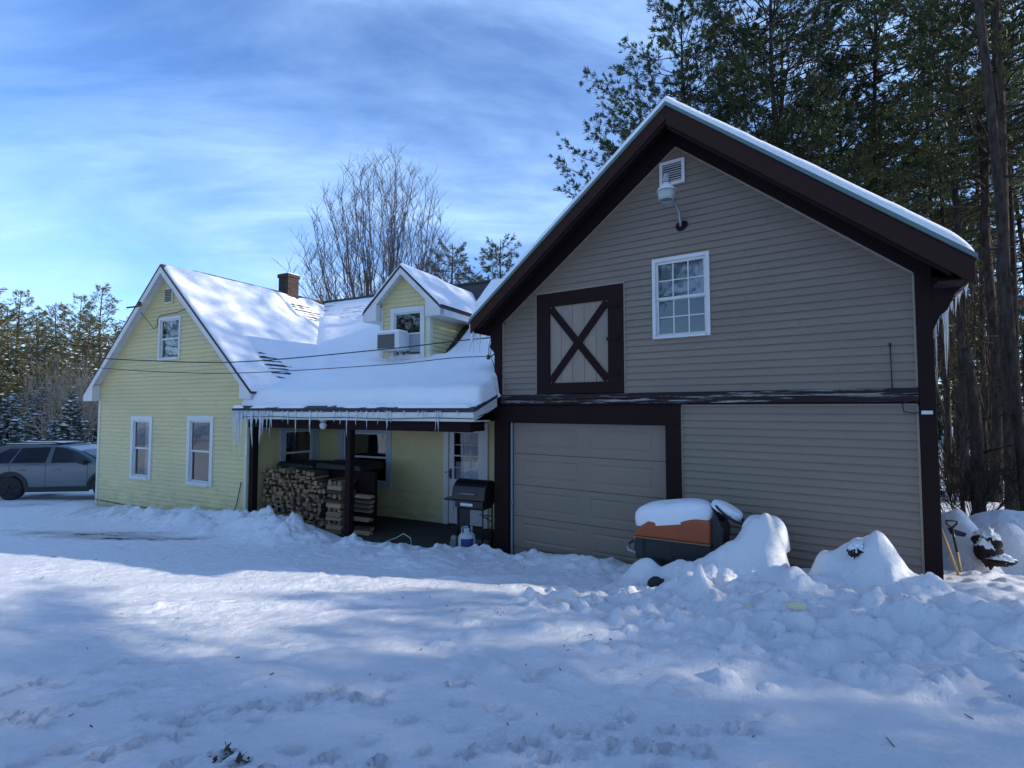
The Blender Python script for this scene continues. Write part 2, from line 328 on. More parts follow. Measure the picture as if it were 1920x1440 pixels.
M['doorgrey'] = mat('garage_door_paint', (0.225, 0.178, 0.136), 0.5, noise=(1.2, 0.6, (0.19, 0.152, 0.12)), bump=(30, 0.15, 0.003))
M['dark'] = mat('dark_interior', (0.012, 0.013, 0.018), 0.9)  # near-black tone standing in for unlit rooms and vent space
M['curtain'] = mat('net_curtain', (0.55, 0.58, 0.62), 0.9, noise=(6, 0.8, (0.30, 0.33, 0.36), (3, 1, 0.6)))
M['glass'] = glass_mat('window_glass', boost=0.10); M['glassdark'] = glass_mat('car_glass', (0.10, 0.12, 0.14), 0.05)
M['brick'] = brick_mat()
M['bark'] = mat('pine_bark', (0.028, 0.022, 0.019), 0.95, spec=0.1, noise=(9, 1.0, (0.085, 0.068, 0.058), (1, 1, 0.3)), bump=(14, 1.0, 0.06, (1, 1, 0.28)))
M['barkpale'] = mat('pale_bark', (0.48, 0.38, 0.27), 0.9, noise=(5, 0.8, (0.14, 0.11, 0.09)))
M['twig'] = mat('maple_bark', (0.13, 0.095, 0.085), 0.9, noise=(5, 0.7, (0.22, 0.16, 0.13)))
M['needle'] = needle_mat('pine_needles', (0.014, 0.032, 0.016), (0.085, 0.105, 0.030))  # yellower second tone puts sunlit foliage into the colour
M['needlesunlit'] = needle_mat('sunny_pine_needles', (0.050, 0.066, 0.024), (0.17, 0.155, 0.055))  # yellower variant of the needles, carrying sunlight in its colour
M['spruce'] = needle_mat('spruce_needles', (0.045, 0.075, 0.050), (0.12, 0.15, 0.085))
M['ice'] = mat('icicle_ice', (0.90, 0.95, 1.0), 0.08, trans=0.55, bump=(14, 0.35, 0.01)); M['ice'].node_tree.nodes['Principled BSDF'].inputs['IOR'].default_value = 1.31
M['blackmetal'] = mat('black_metal', (0.010, 0.010, 0.012), 0.32, bump=(30, 0.1, 0.002))
M['black'] = mat('black_rubber', (0.014, 0.014, 0.015), 0.75)
M['cable'] = mat('cable_black', (0.012, 0.012, 0.014), 0.6)
M['steel'] = mat('galvanised', (0.30, 0.31, 0.33), 0.4, 0.7)
M['logbark'] = mat('log_bark', (0.10, 0.070, 0.050), 0.95, noise=(14, 0.8, (0.05, 0.035, 0.03)), bump=(20, 0.7, 0.01))
M['logend'] = mat('log_cut_end', (0.36, 0.23, 0.13), 0.85, noise=(18, 0.8, (0.20, 0.12, 0.07)), bump=(40, 0.3, 0.004))
M['logsplit'] = mat('log_split_face', (0.36, 0.26, 0.15), 0.8, noise=(9, 0.8, (0.24, 0.16, 0.10), (0.5, 2, 2)), bump=(16, 0.6, 0.01))

for k_ in ('logbark', 'logend', 'logsplit'):
    nt_ = M[k_].node_tree; b_ = nt_.nodes['Principled BSDF']; src = b_.inputs['Base Color'].links[0].from_socket
    oi = nt_.nodes.new('ShaderNodeObjectInfo'); hv = nt_.nodes.new('ShaderNodeHueSaturation'); mr_ = nt_.nodes.new('ShaderNodeMapRange'); mr_.inputs[3].default_value = 0.45; mr_.inputs[4].default_value = 1.15
    nt_.links.new(oi.outputs['Random'], mr_.inputs[0]); nt_.links.new(mr_.outputs[0], hv.inputs['Value']); nt_.links.new(src, hv.inputs['Color']); nt_.links.new(hv.outputs[0], b_.inputs['Base Color'])

# ------------------------------------------------------------------ building frames
GA, HA = R(33.69), R(26.7)
GO = Vector((-0.288, 9.23, 0)); HO = Vector((-5.82, 11.3, 0))
def Gw(a, b, z=0): return Vector((GO.x + a*math.cos(GA) + b*math.sin(GA), GO.y - a*math.sin(GA) + b*math.cos(GA), z))
def Hw(a, b, z=0): return Vector((HO.x + a*math.cos(HA) + b*math.sin(HA), HO.y - a*math.sin(HA) + b*math.cos(HA), z))
def toG(X, Y): X = X-GO.x; Y = Y-GO.y; return X*math.cos(GA)-Y*math.sin(GA), X*math.sin(GA)+Y*math.cos(GA)
def toH(X, Y): X = X-HO.x; Y = Y-HO.y; return X*math.cos(HA)-Y*math.sin(HA), X*math.sin(HA)+Y*math.cos(HA)

# ------------------------------------------------------------------ ground
BUMPS = []     # (x, y, radius, height, power)
def gauss(X, Y, cx, cy, sx, sy, ang=0):
    c, s = math.cos(ang), math.sin(ang); x = (X-cx)*c+(Y-cy)*s; y = -(X-cx)*s+(Y-cy)*c
    return np.exp(-(x/sx)**2-(y/sy)**2)
def base_z(X, Y):
    Yc = np.minimum(Y, 14+0*Y); Yc = np.where(Y > 14, 14+4*(1-np.exp(-(Y-14)/5)), Yc)
    Yc = np.maximum(Yc, -6)
    Xc = np.clip(X, -18, 12)
    return -1.6-0.0942*Yc-0.018*Xc
def ground_z(X, Y, detail=True):
    X = np.asarray(X, float); Y = np.asarray(Y, float)
    z = base_z(X, Y)
    ga, gb = toG(X, Y); ha, hb = toH(X, Y)
    near = np.exp(-((np.maximum(np.hypot(X, Y-6)-14, 0))/10)**2)
    lum = fbm(X*1.6, Y*1.6, 4, 5); lum2 = fbm(X*4.5, Y*4.5, 3, 11)
    chunk = np.maximum(fbm(X*3.2, Y*3.2, 3, 21)-0.5, 0)*2
    z = z + (fbm(X*0.35, Y*0.35, 2, 2)-0.5)*0.10
    # packed yard: gentle ruts and scuffs
    z = z + (fbm(X*1.3, Y*2.2, 4, 31)-0.5)*0.035*near
    ro = smooth01((fbm(X*0.45, Y*0.8, 2, 57)-0.40)/0.25)*near
    z = z + ro*(fbm(X*8+Y*2, Y*13, 3, 33)-0.5)*0.035+near*(fbm(X*3.5, Y*6, 2, 35)-0.5)*0.014
    scf = smooth01((fbm(X*0.8, Y*1.3, 2, 58)-0.5)/0.15)*near
    z = z + scf*(np.abs(fbm(X*5-Y*3, Y*16, 2, 36)-0.5))*0.05
    # bank thrown against the yellow gable and the porch
    bk = smooth01((ha+7.5)/1.0)*smooth01((6.2-ha)/0.6)
    prof = np.exp(-((hb+0.75)/0.55)**2)
    hgt = np.interp(ha, [-7, -6, -3, 0, 1.2, 1.9, 2.5, 3.2, 4.5, 5.6, 6.2], [0.10, 0.12, 0.20, 0.26, 0.36, 0.42, 0.22, 0.06, 0.07, 0.12, 0.2])
    z = z + bk*prof*hgt*(0.65+0.7*lum) + bk*prof*chunk*0.22
    wallb = np.where((hb > -0.75) & (hb < 0.3), 1.0, 0.0)*bk*np.interp(ha, [-7, -2, 0, 2.2, 2.8, 6], [0.10, 0.18, 0.22, 0.12, 0, 0])
    z = z + wallb*smooth01((hb+0.75)/0.5)*smooth01((0.3-hb)/0.2)*0.6
    # low ridge in front of the garage door
    gb0 = np.exp(-((gb+0.45)/0.4)**2)*smooth01((ga+0.8)/0.5)*smooth01((3.2-ga)/0.6)
    z = z + gb0*(0.05+0.14*chunk+0.05*lum2)
    z = z + 0.20*gauss(X, Y, *Gw(0.25, -0.35)[:2], 0.28, 0.2) + 0.10*gauss(X, Y, *Gw(1.9, -0.55)[:2], 0.5, 0.22, -GA)
    # shovelled heap along the tractor and right-hand wall, snow over the garden machines, heap round the corner:
    # heights are combined softly so that mounds merge instead of adding up
    zb = base_z(X, Y); hs = [np.maximum(z-zb, 0)]; z0 = np.minimum(z, zb)
    roll = fbm(X*2.1+0.3*Y, Y*2.4, 3, 23, 0.45)-0.5
    gr = smooth01((ga-2.2)/1.4)
    hp = np.interp(ga, [2.0, 2.8, 3.4, 4.2, 5.0, 6.2, 7.5, 10], [0.0, 0.11, 0.17, 0.22, 0.25, 0.29, 0.34, 0.4])
    hs.append(gr*np.exp(-((gb+1.75)/0.80)**2)*hp*(0.7+0.6*lum)*1.1)
    hs.append(gr*smooth01((gb+2.1)/0.6)*smooth01((2.2-gb)/1.5)*hp*1.10*(0.85+0.3*lum))
    hs.append(smooth01((ga-1.0)/2.0)*np.exp(-((gb+2.9)/0.9)**2)*(0.07+0.05*lum2))
    def dome_h(a, b, H, sa, sb, p=2.3):
        v = Gw(a, b); x = (X-v.x)*math.cos(GA)-(Y-v.y)*math.sin(GA); y = (X-v.x)*math.sin(GA)+(Y-v.y)*math.cos(GA)
        return H*np.exp(-np.hypot(x/sa, y/sb)**p)*(0.86+0.28*fbm(X*3.1, Y*3.1, 3, 77))
    hs += [dome_h(3.18, -1.30, 0.36, 0.30, 0.17), dome_h(3.60, -1.26, 0.34, 0.26, 0.2), dome_h(4.00, -1.22, 0.50, 0.32, 0.26, 2.6), dome_h(4.42, -1.0, 0.90, 0.27, 0.34, 2.6), dome_h(4.22, -1.12, 0.62, 0.28, 0.30, 2.4), dome_h(4.56, -0.98, 0.62, 0.16, 0.30, 3.0), dome_h(5.50, -1.00, 0.82, 0.31, 0.44, 3.0), dome_h(5.14, -0.98, 0.64, 0.25, 0.38, 3.0), dome_h(5.88, -1.15, 0.36, 0.24, 0.40, 2.6), dome_h(4.80, -1.4, 0.34, 0.35, 0.35), dome_h(5.85, -1.25, 0.36, 0.42, 0.50)]
    for (cx_, cy_, H_, sx_, sy_) in ((6.10, 7.15, 1.02, 0.36, 0.5), (6.62, 6.95, 0.88, 0.32, 0.4), (6.9, 6.5, 0.45, 0.4, 0.4), (8.6, 8.9, 0.85, 1.2, 0.9), (7.6, 7.7, 0.55, 0.9, 0.7)):
        hs.append(H_*np.exp(-np.hypot((X-cx_)/sx_, (Y-cy_)/sy_)**2.5)*(0.93+0.14*lum2))
    hh = np.power(sum(np.power(np.maximum(h, 0), 2.4) for h in hs), 1/2.4)
    heap = smooth01((ga-1.2)/1.6)*smooth01((gb+3.6)/1.2)*smooth01((1.5-gb)/0.5)*(ga < 12)
    z = z0+hh+heap*(roll*0.12+(lum2-0.5)*0.05+np.abs(fbm(X*4.2, Y*5.5, 2, 37)-0.5)*0.10)
    # forest floor rises gently behind
    z = z + smooth01((X-9)/22)*smooth01((Y-10)/25)*1.0*1.2
    z = z + smooth01((Y-9)/6)*(fbm(X*0.5, Y*0.5, 3, 44)-0.5)*0.35
    # clear under the porch roof and inside the buildings
    inp = smooth01((hb-0.0)/0.25)*smooth01((ha-0.0)/0.1)*smooth01((6.6-ha)/0.2)*np.where(hb < 8.5, 1, 0)
    z = np.where(inp > 0, z*(1-inp)+(-2.62)*inp, z)
    ing = smooth01((gb+0.05)/0.08)*smooth01((ga-0.1)/0.2)*smooth01((6.1-ga)/0.1)*np.where(gb < 8, 1, 0)
    z = np.where(ing > 0, z*(1-ing)+(-2.75)*ing, z)
    return z

def on_snow(px, py):
    """where the line of sight through a photo pixel meets the snow surface"""
    for k in range(200):
        Y = 2.5+k*0.04; p = at(px, py, Y)
        if p.z < gz(p.x, p.y): return p
    return p

def axis_coords(lo, hi, step, outlo, outhi, growth=1.16):
    a = list(np.arange(lo, hi+1e-6, step)); s = step
    while a[-1] < outhi: s *= growth; a.append(a[-1]+s)
    s = step
    while a[0] > outlo: s *= growth; a.insert(0, a[0]-s)
    return np.array(a)

def build_ground():
    xs = axis_coords(-11, 8.2, 0.030, -700, 700); ys = axis_coords(2.0, 11.8, 0.026, -700, 900)
    X, Y = np.meshgrid(xs, ys); Z = ground_z(X, Y)
    rg = np.random.default_rng(3)
    def dent(cx, cy, rx, ry, ang, dep, rim=0.35):
        i0, i1 = np.searchsorted(xs, [cx-3*max(rx, ry), cx+3*max(rx, ry)]); j0, j1 = np.searchsorted(ys, [cy-3*max(rx, ry), cy+3*max(rx, ry)])
        if i1 <= i0 or j1 <= j0: return
        x = X[j0:j1, i0:i1]; y = Y[j0:j1, i0:i1]; c, s = math.cos(ang), math.sin(ang)
        u = ((x-cx)*c+(y-cy)*s)/rx; v = (-(x-cx)*s+(y-cy)*c)/ry; d = np.hypot(u, v)
        Z[j0:j1, i0:i1] += -dep*np.exp(-d**4)+rim*dep*np.exp(-((d-1.45)/0.4)**2)
    # boot prints and scuffs, near left; a few toward the middle
    trails = []
    for k in range(14):
        cx, cy = rg.normal(-2.0, 0.9), rg.normal(2.95, 0.35); an_ = rg.uniform(-0.3, 0.9)
        for q in range(rg.integers(4, 11)): trails.append((cx+q*0.16*math.cos(an_)+rg.normal(0, 0.03), cy+q*0.16*math.sin(an_)+rg.normal(0, 0.05)))
    for k in range(22): trails.append((rg.uniform(-1.2, 0.5), rg.uniform(2.6, 3.9)))
    for k in range(5): trails.append((rg.uniform(-5, 4), rg.uniform(4, 6)))
    for cx, cy in trails:
        dent(cx, cy, rg.uniform(0.04, 0.075), rg.uniform(0.030, 0.045), rg.uniform(-0.4, 1.0), rg.uniform(0.03, 0.06), rg.uniform(0.25, 0.6))
    # shovel / sledge scrapes running up to the right
    for (x0, y0, x1, y1, w, dep) in [(-2.45, 2.75, -1.45, 3.55, 0.035, 0.022), (-2.3, 3.05, -1.6, 3.75, 0.03, 0.015), (-3.2, 3.3, -1.9, 3.95, 0.03, 0.016), (-3.0, 3.5, -1.7, 4.2, 0.04, 0.014),
                                      (-1.9, 2.8, -1.0, 3.5, 0.03, 0.015), (-2.6, 3.7, -1.4, 4.4, 0.04, 0.012), (-4.0, 5.2, 1.2, 6.2, 0.16, 0.03), (-4.5, 6.0, 1.0, 6.9, 0.16, 0.03), (-1.5, 4.4, 1.2, 4.75, 0.08, 0.014)]:
        L = math.hypot(x1-x0, y1-y0); dx_, dy_ = (x1-x0)/L, (y1-y0)/L
        u = (X-x0)*dx_+(Y-y0)*dy_; v = -(X-x0)*dy_+(Y-y0)*dx_+0.02*np.sin(u*5)
        mask = smooth01(u/0.15)*smooth01((L-u)/0.15)
        Z -= mask*dep*np.exp(-(v/w)**2); Z += mask*dep*0.7*np.exp(-((v-2*w)/w)**2)*(0.4+fbm(X*9, Y*9, 2, 61))
    # blocks of ploughed snow (rounded, broken lumps)
    blocks = []
    def band(n, a0, a1, b0, b1, r0, r1, hr=0.75):
        for k in range(n):
            v = Gw(rg.uniform(a0, a1), rg.uniform(b0, b1)); r = rg.uniform(r0, r1); blocks.append((v.x, v.y, r, r*rg.uniform(0.3, hr)))
    band(46, 3.0, 6.6, -2.5, -1.4, 0.06, 0.13, 0.5); band(44, 4.0, 8.0, -3.0, -1.6, 0.06, 0.14, 0.45); band(150, 2.2, 5.0, -2.9, -1.8, 0.02, 0.07, 1.0); band(160, 3.4, 8.0, -3.1, -1.3, 0.025, 0.08, 1.0); band(34, -0.5, 3.0, -0.9, -0.2, 0.03, 0.09)
    band(40, 2.2, 5.0, -4.4, -3.2, 0.04, 0.10, 0.5)
    for k in range(70):
        v = Hw(rg.uniform(-6.5, 3.0), rg.uniform(-1.3, -0.35)); r = rg.uniform(0.04, 0.12); blocks.append((v.x, v.y, r, r*rg.uniform(0.4, 0.8)))
    for k in range(36):
        v = Hw(rg.uniform(2.2, 6.0), rg.uniform(-1.0, -0.1)); r = rg.uniform(0.03, 0.08); blocks.append((v.x, v.y, r, r*rg.uniform(0.4, 0.8)))
    for k in range(420):
        blocks.append((rg.uniform(-9, 5), rg.uniform(2.3, 8), rg.uniform(0.012, 0.035), rg.uniform(0.005, 0.018)))
    for cx, cy, r, h in blocks:
        i0, i1 = np.searchsorted(xs, [cx-r*1.6, cx+r*1.6]); j0, j1 = np.searchsorted(ys, [cy-r*1.6, cy+r*1.6])
        if i1 <= i0 or j1 <= j0: continue
        x = X[j0:j1, i0:i1]; y = Y[j0:j1, i0:i1]; an = rg.uniform(0, 3.1); st = rg.uniform(0.7, 1.4)
        u = ((x-cx)*math.cos(an)+(y-cy)*math.sin(an))*st; v = (-(x-cx)*math.sin(an)+(y-cy)*math.cos(an))/st
        d = (np.abs(u)**2.6+np.abs(v)**2.6)**(1/2.6)/r
        Z[j0:j1, i0:i1] += h*np.sqrt(np.clip(1-(d/1.3)**2.2, 0, 1))*smooth01((1.3-d)/0.25)
    ga, gb = toG(X, Y); ha, hb = toH(X, Y)
    # hollow melted round the mower wheel
    wv = Gw(3.40, -1.56); Z -= 0.20*np.exp(-((X-wv.x)/0.17)**2-((Y-wv.y)/0.13)**2)
    nx, ny = len(xs), len(ys)
    V = np.stack([X.ravel(), Y.ravel(), Z.ravel()], 1)
    I = np.arange(nx*ny).reshape(ny, nx)
    F = np.stack([I[:-1, :-1].ravel(), I[:-1, 1:].ravel(), I[1:, 1:].ravel(), I[1:, :-1].ravel()], 1)
    o = np_mesh('snow_ground', V, F, M['ground'], True)
    worn = np.exp(-((X+7.9)/2.6)**2-((Y-9.75+0.08*(X+8))/0.62)**2)+0.6*np.exp(-((X+6.8)/1.2)**2-((Y-9.3)/0.25)**2)
    worn += 0.75*np.exp(-((X+14)/3.5)**2-((Y-14.5)/0.7)**2)
    at_ = o.data.attributes.new('worn', 'FLOAT', 'POINT'); at_.data.foreach_set('value', np.clip(worn, 0, 1).ravel().astype(np.float32))
    tag(o, kind='structure', label='trodden snow covering the yard, banked up against the buildings')
    return xs, ys, Z
GXS, GYS, GZ = build_ground()
def gz(x, y):
    i = int(np.clip(np.searchsorted(GXS, x), 1, len(GXS)-1)); j = int(np.clip(np.searchsorted(GYS, y), 1, len(GYS)-1))
    return float(GZ[j, i])

# ------------------------------------------------------------------ siding, windows
def siding(m, lo, hi, z0, z1, step, holes, y=0.0, d=0.022, top=None):
    """m: MB with T mapping (p, q, z); courses on plane q=y, facing -q. lo/hi: functions of z or numbers."""
    flo = lo if callable(lo) else (lambda z: lo); fhi = hi if callable(hi) else (lambda z: hi)
    z = z0
    while z < z1-1e-4:
        zt = min(z+step, z1)
        br = sorted(set([z, zt]+[h for hh in holes for h in (hh[2], hh[3]) if z < h < zt]))
        for za_, zb_ in zip(br[:-1], br[1:]):
            zm_ = (za_+zb_)/2
            iv = [(flo, fhi)]
            cuts = sorted([(h[0], h[1]) for h in holes if h[2] <= zm_ <= h[3]])
            spans = []; cur = None
            left = ('f', flo)
            for c0, c1 in cuts: spans.append((left, ('n', c0))); left = ('n', c1)
            spans.append((left, ('f', fhi)))
            ya = y-d*(1-(za_-z)/step); yb = y-d*(1-(zb_-z)/step)
            for l, r in spans:
                la = l[1](za_) if l[0] == 'f' else l[1]; lb = l[1](zb_) if l[0] == 'f' else l[1]
                ra = r[1](za_) if r[0] == 'f' else r[1]; rb = r[1](zb_) if r[0] == 'f' else r[1]
                if ra-la < 1e-3 and rb-lb < 1e-3: continue
                if ra < la or rb < lb:
                    if max(ra-la, rb-lb) < 0: continue
                    rb = max(rb, lb); ra = max(ra, la)
                m.poly([(la, ya, za_), (ra, ya, za_), (rb, yb, zb_), (lb, yb, zb_)])
                if za_ == z:
                    m.poly([(la, y, za_), (ra, y, za_), (ra, ya, za_), (la, ya, za_)])
                    if ra-la > 1.2 and int(round((z-z0)/step)) % 2 == 0:
                        xj = la+0.3+(ra-la-0.6)*random.random(); m.hexa([(xj, ya-0.004, za_), (xj+0.012, ya-0.001, za_), (xj+0.012, ya+0.004, za_), (xj, ya+0.004, za_), (xj, yb-0.004, zb_), (xj+0.012, yb-0.001, zb_), (xj+0.012, yb+0.004, zb_), (xj, yb+0.004, zb_)])
        z += step

def window(parent, T, a0, a1, z0, z1, trim, casing, sash, cols=0, rows=0, curtain=None, cz=0.0, q=0.0, extra=None, label=None):
    """double-hung window; a0..z1 outer casing; trim = casing width; T maps (p, q, z) to the parent's space"""
    m = MB(T); p = 0.035
    t = trim
    m.box(a0, a0+t, q-p, q+0.06, z0, z1); m.box(a1-t, a1, q-p, q+0.06, z0, z1)
    m.box(a0+t, a1-t, q-p, q+0.06, z1-t*1.1, z1); m.box(a0+t, a1-t, q-p-0.015, q+0.06, z0, z0+t*0.8)
    w = m.build('window', casing, parent, 0.004)
    if label: w['label'] = label
    ia0, ia1, iz0, iz1 = a0+t, a1-t, z0+t*0.8, z1-t*1.1
    zm_ = (iz0+iz1)/2; s = 0.035
    m = MB(T)
    for (zz0, zz1, off) in ((iz0, zm_+0.012, 0.02), (zm_-0.012, iz1, 0.0)):
        q0, q1 = q+off, q+off+0.028
        m.box(ia0, ia0+s, q0, q1, zz0, zz1); m.box(ia1-s, ia1, q0, q1, zz0, zz1)
        m.box(ia0+s, ia1-s, q0+0.001, q1-0.001, zz0, zz0+s); m.box(ia0+s, ia1-s, q0+0.001, q1-0.001, zz1-s, zz1)
        if cols:
            gx0, gx1, gz0, gz1 = ia0+s, ia1-s, zz0+s, zz1-s
            for k in range(1, cols): x = gx0+(gx1-gx0)*k/cols; m.box(x-0.008, x+0.008, q0+0.006, q1-0.004, gz0, gz1)
            for k in range(1, rows): z = gz0+(gz1-gz0)*k/rows; m.box(gx0, gx1, q0+0.008, q1-0.006, z-0.008, z+0.008)
    m.build('sash', sash, w)
    m = MB(T)
    for (zz0, zz1, off) in ((iz0, zm_+0.012, 0.02), (zm_-0.012, iz1, 0.0)):
        yq = q+off+0.016
        m.poly([(ia0+s*0.5, yq, zz0+s*0.5), (ia1-s*0.5, yq, zz0+s*0.5), (ia1-s*0.5, yq, zz1-s*0.5), (ia0+s*0.5, yq, zz1-s*0.5)])
    m.build('glass', M['glass'], w)
    if curtain:
        m = MB(T); m.smooth = True
        for (c0, c1) in curtain:
            x0 = ia0+(ia1-ia0)*c0; x1 = ia0+(ia1-ia0)*c1; n = max(6, int((x1-x0)/0.018)); prev = None
            for k in range(n+1):
                x = x0+(x1-x0)*k/n; dq = 0.10+0.018*math.sin(k*1.35)+0.008*math.sin(k*0.5)
                cur = (m.pt((x, q+dq, iz0+(iz1-iz0)*cz)), m.pt((x, q+dq, iz1)))
                if prev: m.face([prev[0], cur[0], cur[1], prev[1]])
                prev = cur
        m.build('curtain', M['curtain'], w)
    return w

I3 = lambda p, q, z: (p, q, z)

# ================================================================== YELLOW HOUSE
house = empty('yellow_house', HO, -HA)
tag(house, 'yellow clapboard farmhouse with snowy roofs, porch and gabled dormer', 'house')
RZ = 3.58; RA = -3.12; SL = 0.92            # ridge height, ridge position, roof slope
ZB = -2.75
GW = [(-4.53, -3.585, -1.79, -0.18), (-2.14, -1.155, -1.79, -0.16), (-3.44, -2.53, 1.21, 2.29)]   # gable windows
def gable_lo(z): return -6.12 if z < 0.72 else -6.12+(z-0.72)/SL*1.0
def wall_top(a): return RZ-0.13-SL*abs(a-RA)
def glo(z): return max(-6.12, RA-(RZ-0.13-z)/SL)
def ghi(z): return min(0.0, RA+(RZ-0.13-z)/SL)
m = MB(); siding(m, glo, ghi, ZB, 3.40, 0.102, [(w[0]+0.02, w[1]-0.02, w[2]+0.02, w[3]-0.02) for w in GW])
m.build('gable_wall', M['yellow'], house)
# side walls and back walls
m = MB(lambda p, q, z: (-6.12+q, -p, z)); siding(m, -8.0, 0.0, ZB, 0.75, 0.102, []); m.build('side_wall', M['yellow'], house)
m = MB(lambda p, q, z: (0.0-q, p, z)); siding(m, 0.0, 2.0, ZB, 0.7, 0.102, [(1.0, 2.0, -1.55, -0.42)]); m.build('side_wall', M['yellow'], house)
m = MB(lambda p, q, z: (-p, 8.0-q, z)); siding(m, -6.3, 6.12, ZB, 0.72, 0.102, []); m.build('back_wall', M['yellow'], house)
m = MB(lambda p, q, z: (6.3-q, p, z)); siding(m, lambda z: max(2.0, 5-(RZ-0.1-z)/SL), lambda z: min(8.0, 5+(RZ-0.1-z)/SL), ZB, 3.4, 0.102, []); m.build('end_wall', M['yellow'], house)
m = MB(); siding(m, 0.0, 6.02, ZB, 0.62, 0.102, [(0.78, 2.30, -1.80, -0.46), (3.86, 4.95, -2.6, -0.32)], y=2.0); m.build('porch_wall', M['yellow'], house)
# dark inside skins so the windows look into unlit rooms
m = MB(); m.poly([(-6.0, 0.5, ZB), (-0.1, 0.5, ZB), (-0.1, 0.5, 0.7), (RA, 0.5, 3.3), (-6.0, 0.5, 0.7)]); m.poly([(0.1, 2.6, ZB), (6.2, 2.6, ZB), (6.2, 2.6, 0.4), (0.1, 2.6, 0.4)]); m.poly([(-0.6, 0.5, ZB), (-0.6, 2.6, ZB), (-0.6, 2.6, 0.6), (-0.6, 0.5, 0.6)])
m.build('unlit_room_backing', M['dark'], house)
# corner boards, sill cable
for c0_, c1_ in ((-6.16, -6.05), (-0.06, 0.03)): m = MB(); m.box(c0_, c1_, -0.026, 0.08, ZB, 0.62); m.build('corner_trim', M['cream'], house, 0.004)
m = MB(); m.box(-0.001, 0.05, 1.93, 1.985, ZB, 0.5); m.build('corner_trim', M['bluewhite'], house, 0.004)
m = MB(); m.tube([(-6.15, -0.04, -2.44), (-5, -0.045, -2.47), (-3.5, -0.04, -2.46), (-2, -0.045, -2.43), (-0.8, -0.04, -2.38), (-0.4, -0.04, -2.36), (-0.25, -0.04, -2.1), (-0.1, -0.045, -1.6)], 0.010, 6); m.build('wall_cable', M['cable'], house)
m = MB(); m.tube([(-3.9, -0.22, 2.45), (-3.75, -0.1, 2.2), (-3.6, -0.05, 2.02), (-3.5, -0.04, 2.08), (-3.46, -0.04, 2.3), (-3.3, -0.05, 2.35), (-2.6, -0.05, 2.37), (-2.3, -0.05, 2.42)], 0.008, 6); m.build('service_cable', M['cable'], house)
# gable windows
for i, w in enumerate(GW):
    window(house, I3, *w, trim=0.11 if i < 2 else 0.06, casing=M['white'], sash=M['white'], curtain=None if i == 1 else ([(0.45, 1.0)] if i == 0 else [(0, 1)]), label=['ground floor window by the car with a pale curtain', 'ground floor window beside the porch icicles', 'attic window under the gable vent'][i])
# gable vent
m = MB(); va0, va1, vz0, vz1 = -3.22, -2.86, 2.62, 3.02
m.prism([(va0, vz0), (va1, vz0), (va1, 2.90), (-3.04, 3.06), (va0, 2.90)], -0.05, 0.0); v = m.build('gable_vent', M['cream'], house, 0.004)
m = MB()
for k in range(7):
    z = vz0+0.05+k*0.045; m.hexa([(va0+0.05, -0.052, z), (va1-0.05, -0.052, z), (va1-0.05, -0.075, z), (va0+0.05, -0.075, z), (va0+0.05, -0.051, z+0.03), (va1-0.05, -0.051, z+0.03), (va1-0.05, -0.056, z+0.03), (va0+0.05, -0.056, z+0.03)])
m.build('louvre', mat('vent_slat', (0.10, 0.10, 0.09), 0.7), v)
# roofs
roof = MB()
EL, ER = -6.56, 0.36; zE = RZ-SL*(RA-EL)
T_ = 0.05
roof.slab([(EL, -0.22, zE), (RA, -0.22, RZ), (RA, 8.3, RZ), (EL, 8.3, zE)], T_)
roof.slab([(RA, -0.22, RZ), (ER, -0.22, RZ-SL*(ER-RA)), (ER, 5.2, RZ-SL*(ER-RA)), (RA, 5.2, RZ)], T_)
roof.slab([(RA, 5.0, RZ-0.004), (-3.5, 1.9, RZ-SL*3.1), (6.5, 1.9, RZ-SL*3.1), (6.5, 5.0, RZ-0.004)], T_)
roof.slab([(RA-0.2, 5.0, RZ-0.003), (6.5, 5.0, RZ-0.003), (6.5, 8.4, RZ-SL*3.4), (RA-0.2, 8.4, RZ-SL*3.4)], T_)
PS = (0.70+0.0)/2.2
PE = -0.36
def porch_z(b): return PS*(b-PE)
roof.slab([(-0.02, PE, 0.0), (6.02, PE, 0.0), (6.02, 0.42, porch_z(0.42)), (5.87, 0.62, porch_z(0.62)), (6.02, 2.05, porch_z(2.05)), (-0.02, 2.05, porch_z(2.05))], T_)
roof_o = roof.build('roof', M['shingle'], house)
# exposed shingle butts along the porch eave and ridge caps
m = MB()
for k in range(3):
    b0 = PE-0.01+k*0.13; m.hexa([(-0.03, b0, porch_z(b0)+0.004), (6.03, b0, porch_z(b0)+0.004), (6.03, b0+0.14, porch_z(b0+0.14)+0.002), (-0.03, b0+0.14, porch_z(b0+0.14)+0.002),
                                 (-0.03, b0, porch_z(b0)+0.016), (6.03, b0, porch_z(b0)+0.016), (6.03, b0+0.14, porch_z(b0+0.14)+0.006), (-0.03, b0+0.14, porch_z(b0+0.14)+0.006)])
m.build('shingle_edge', M['shingle'], roof_o); m = MB()
for k in range(44):                       # ridge caps, front gable then cross wing
    b0 = -0.19+k*0.12
    if b0 < 5.0: m.hexa([(RA-0.12, b0, RZ-0.107), (RA, b0, RZ+0.006), (RA, b0+0.13, RZ+0.004), (RA-0.12, b0+0.13, RZ-0.109), (RA+0.12, b0, RZ-0.107), (RA, b0, RZ+0.018), (RA, b0+0.13, RZ+0.012), (RA+0.12, b0+0.13, RZ-0.109)])
m.build('ridge_shingle', M['shingle'], roof_o)
m = MB(); m.tube([(RA, 0.6, RZ+0.01), (RA, 4.9, RZ+0.01)], 0.035, 6); m.tube([(RA, 5.0, RZ+0.02), (6.4, 5.0, RZ+0.02)], 0.045, 6); m.build('ridge_cap', M['shingle'], roof_o)
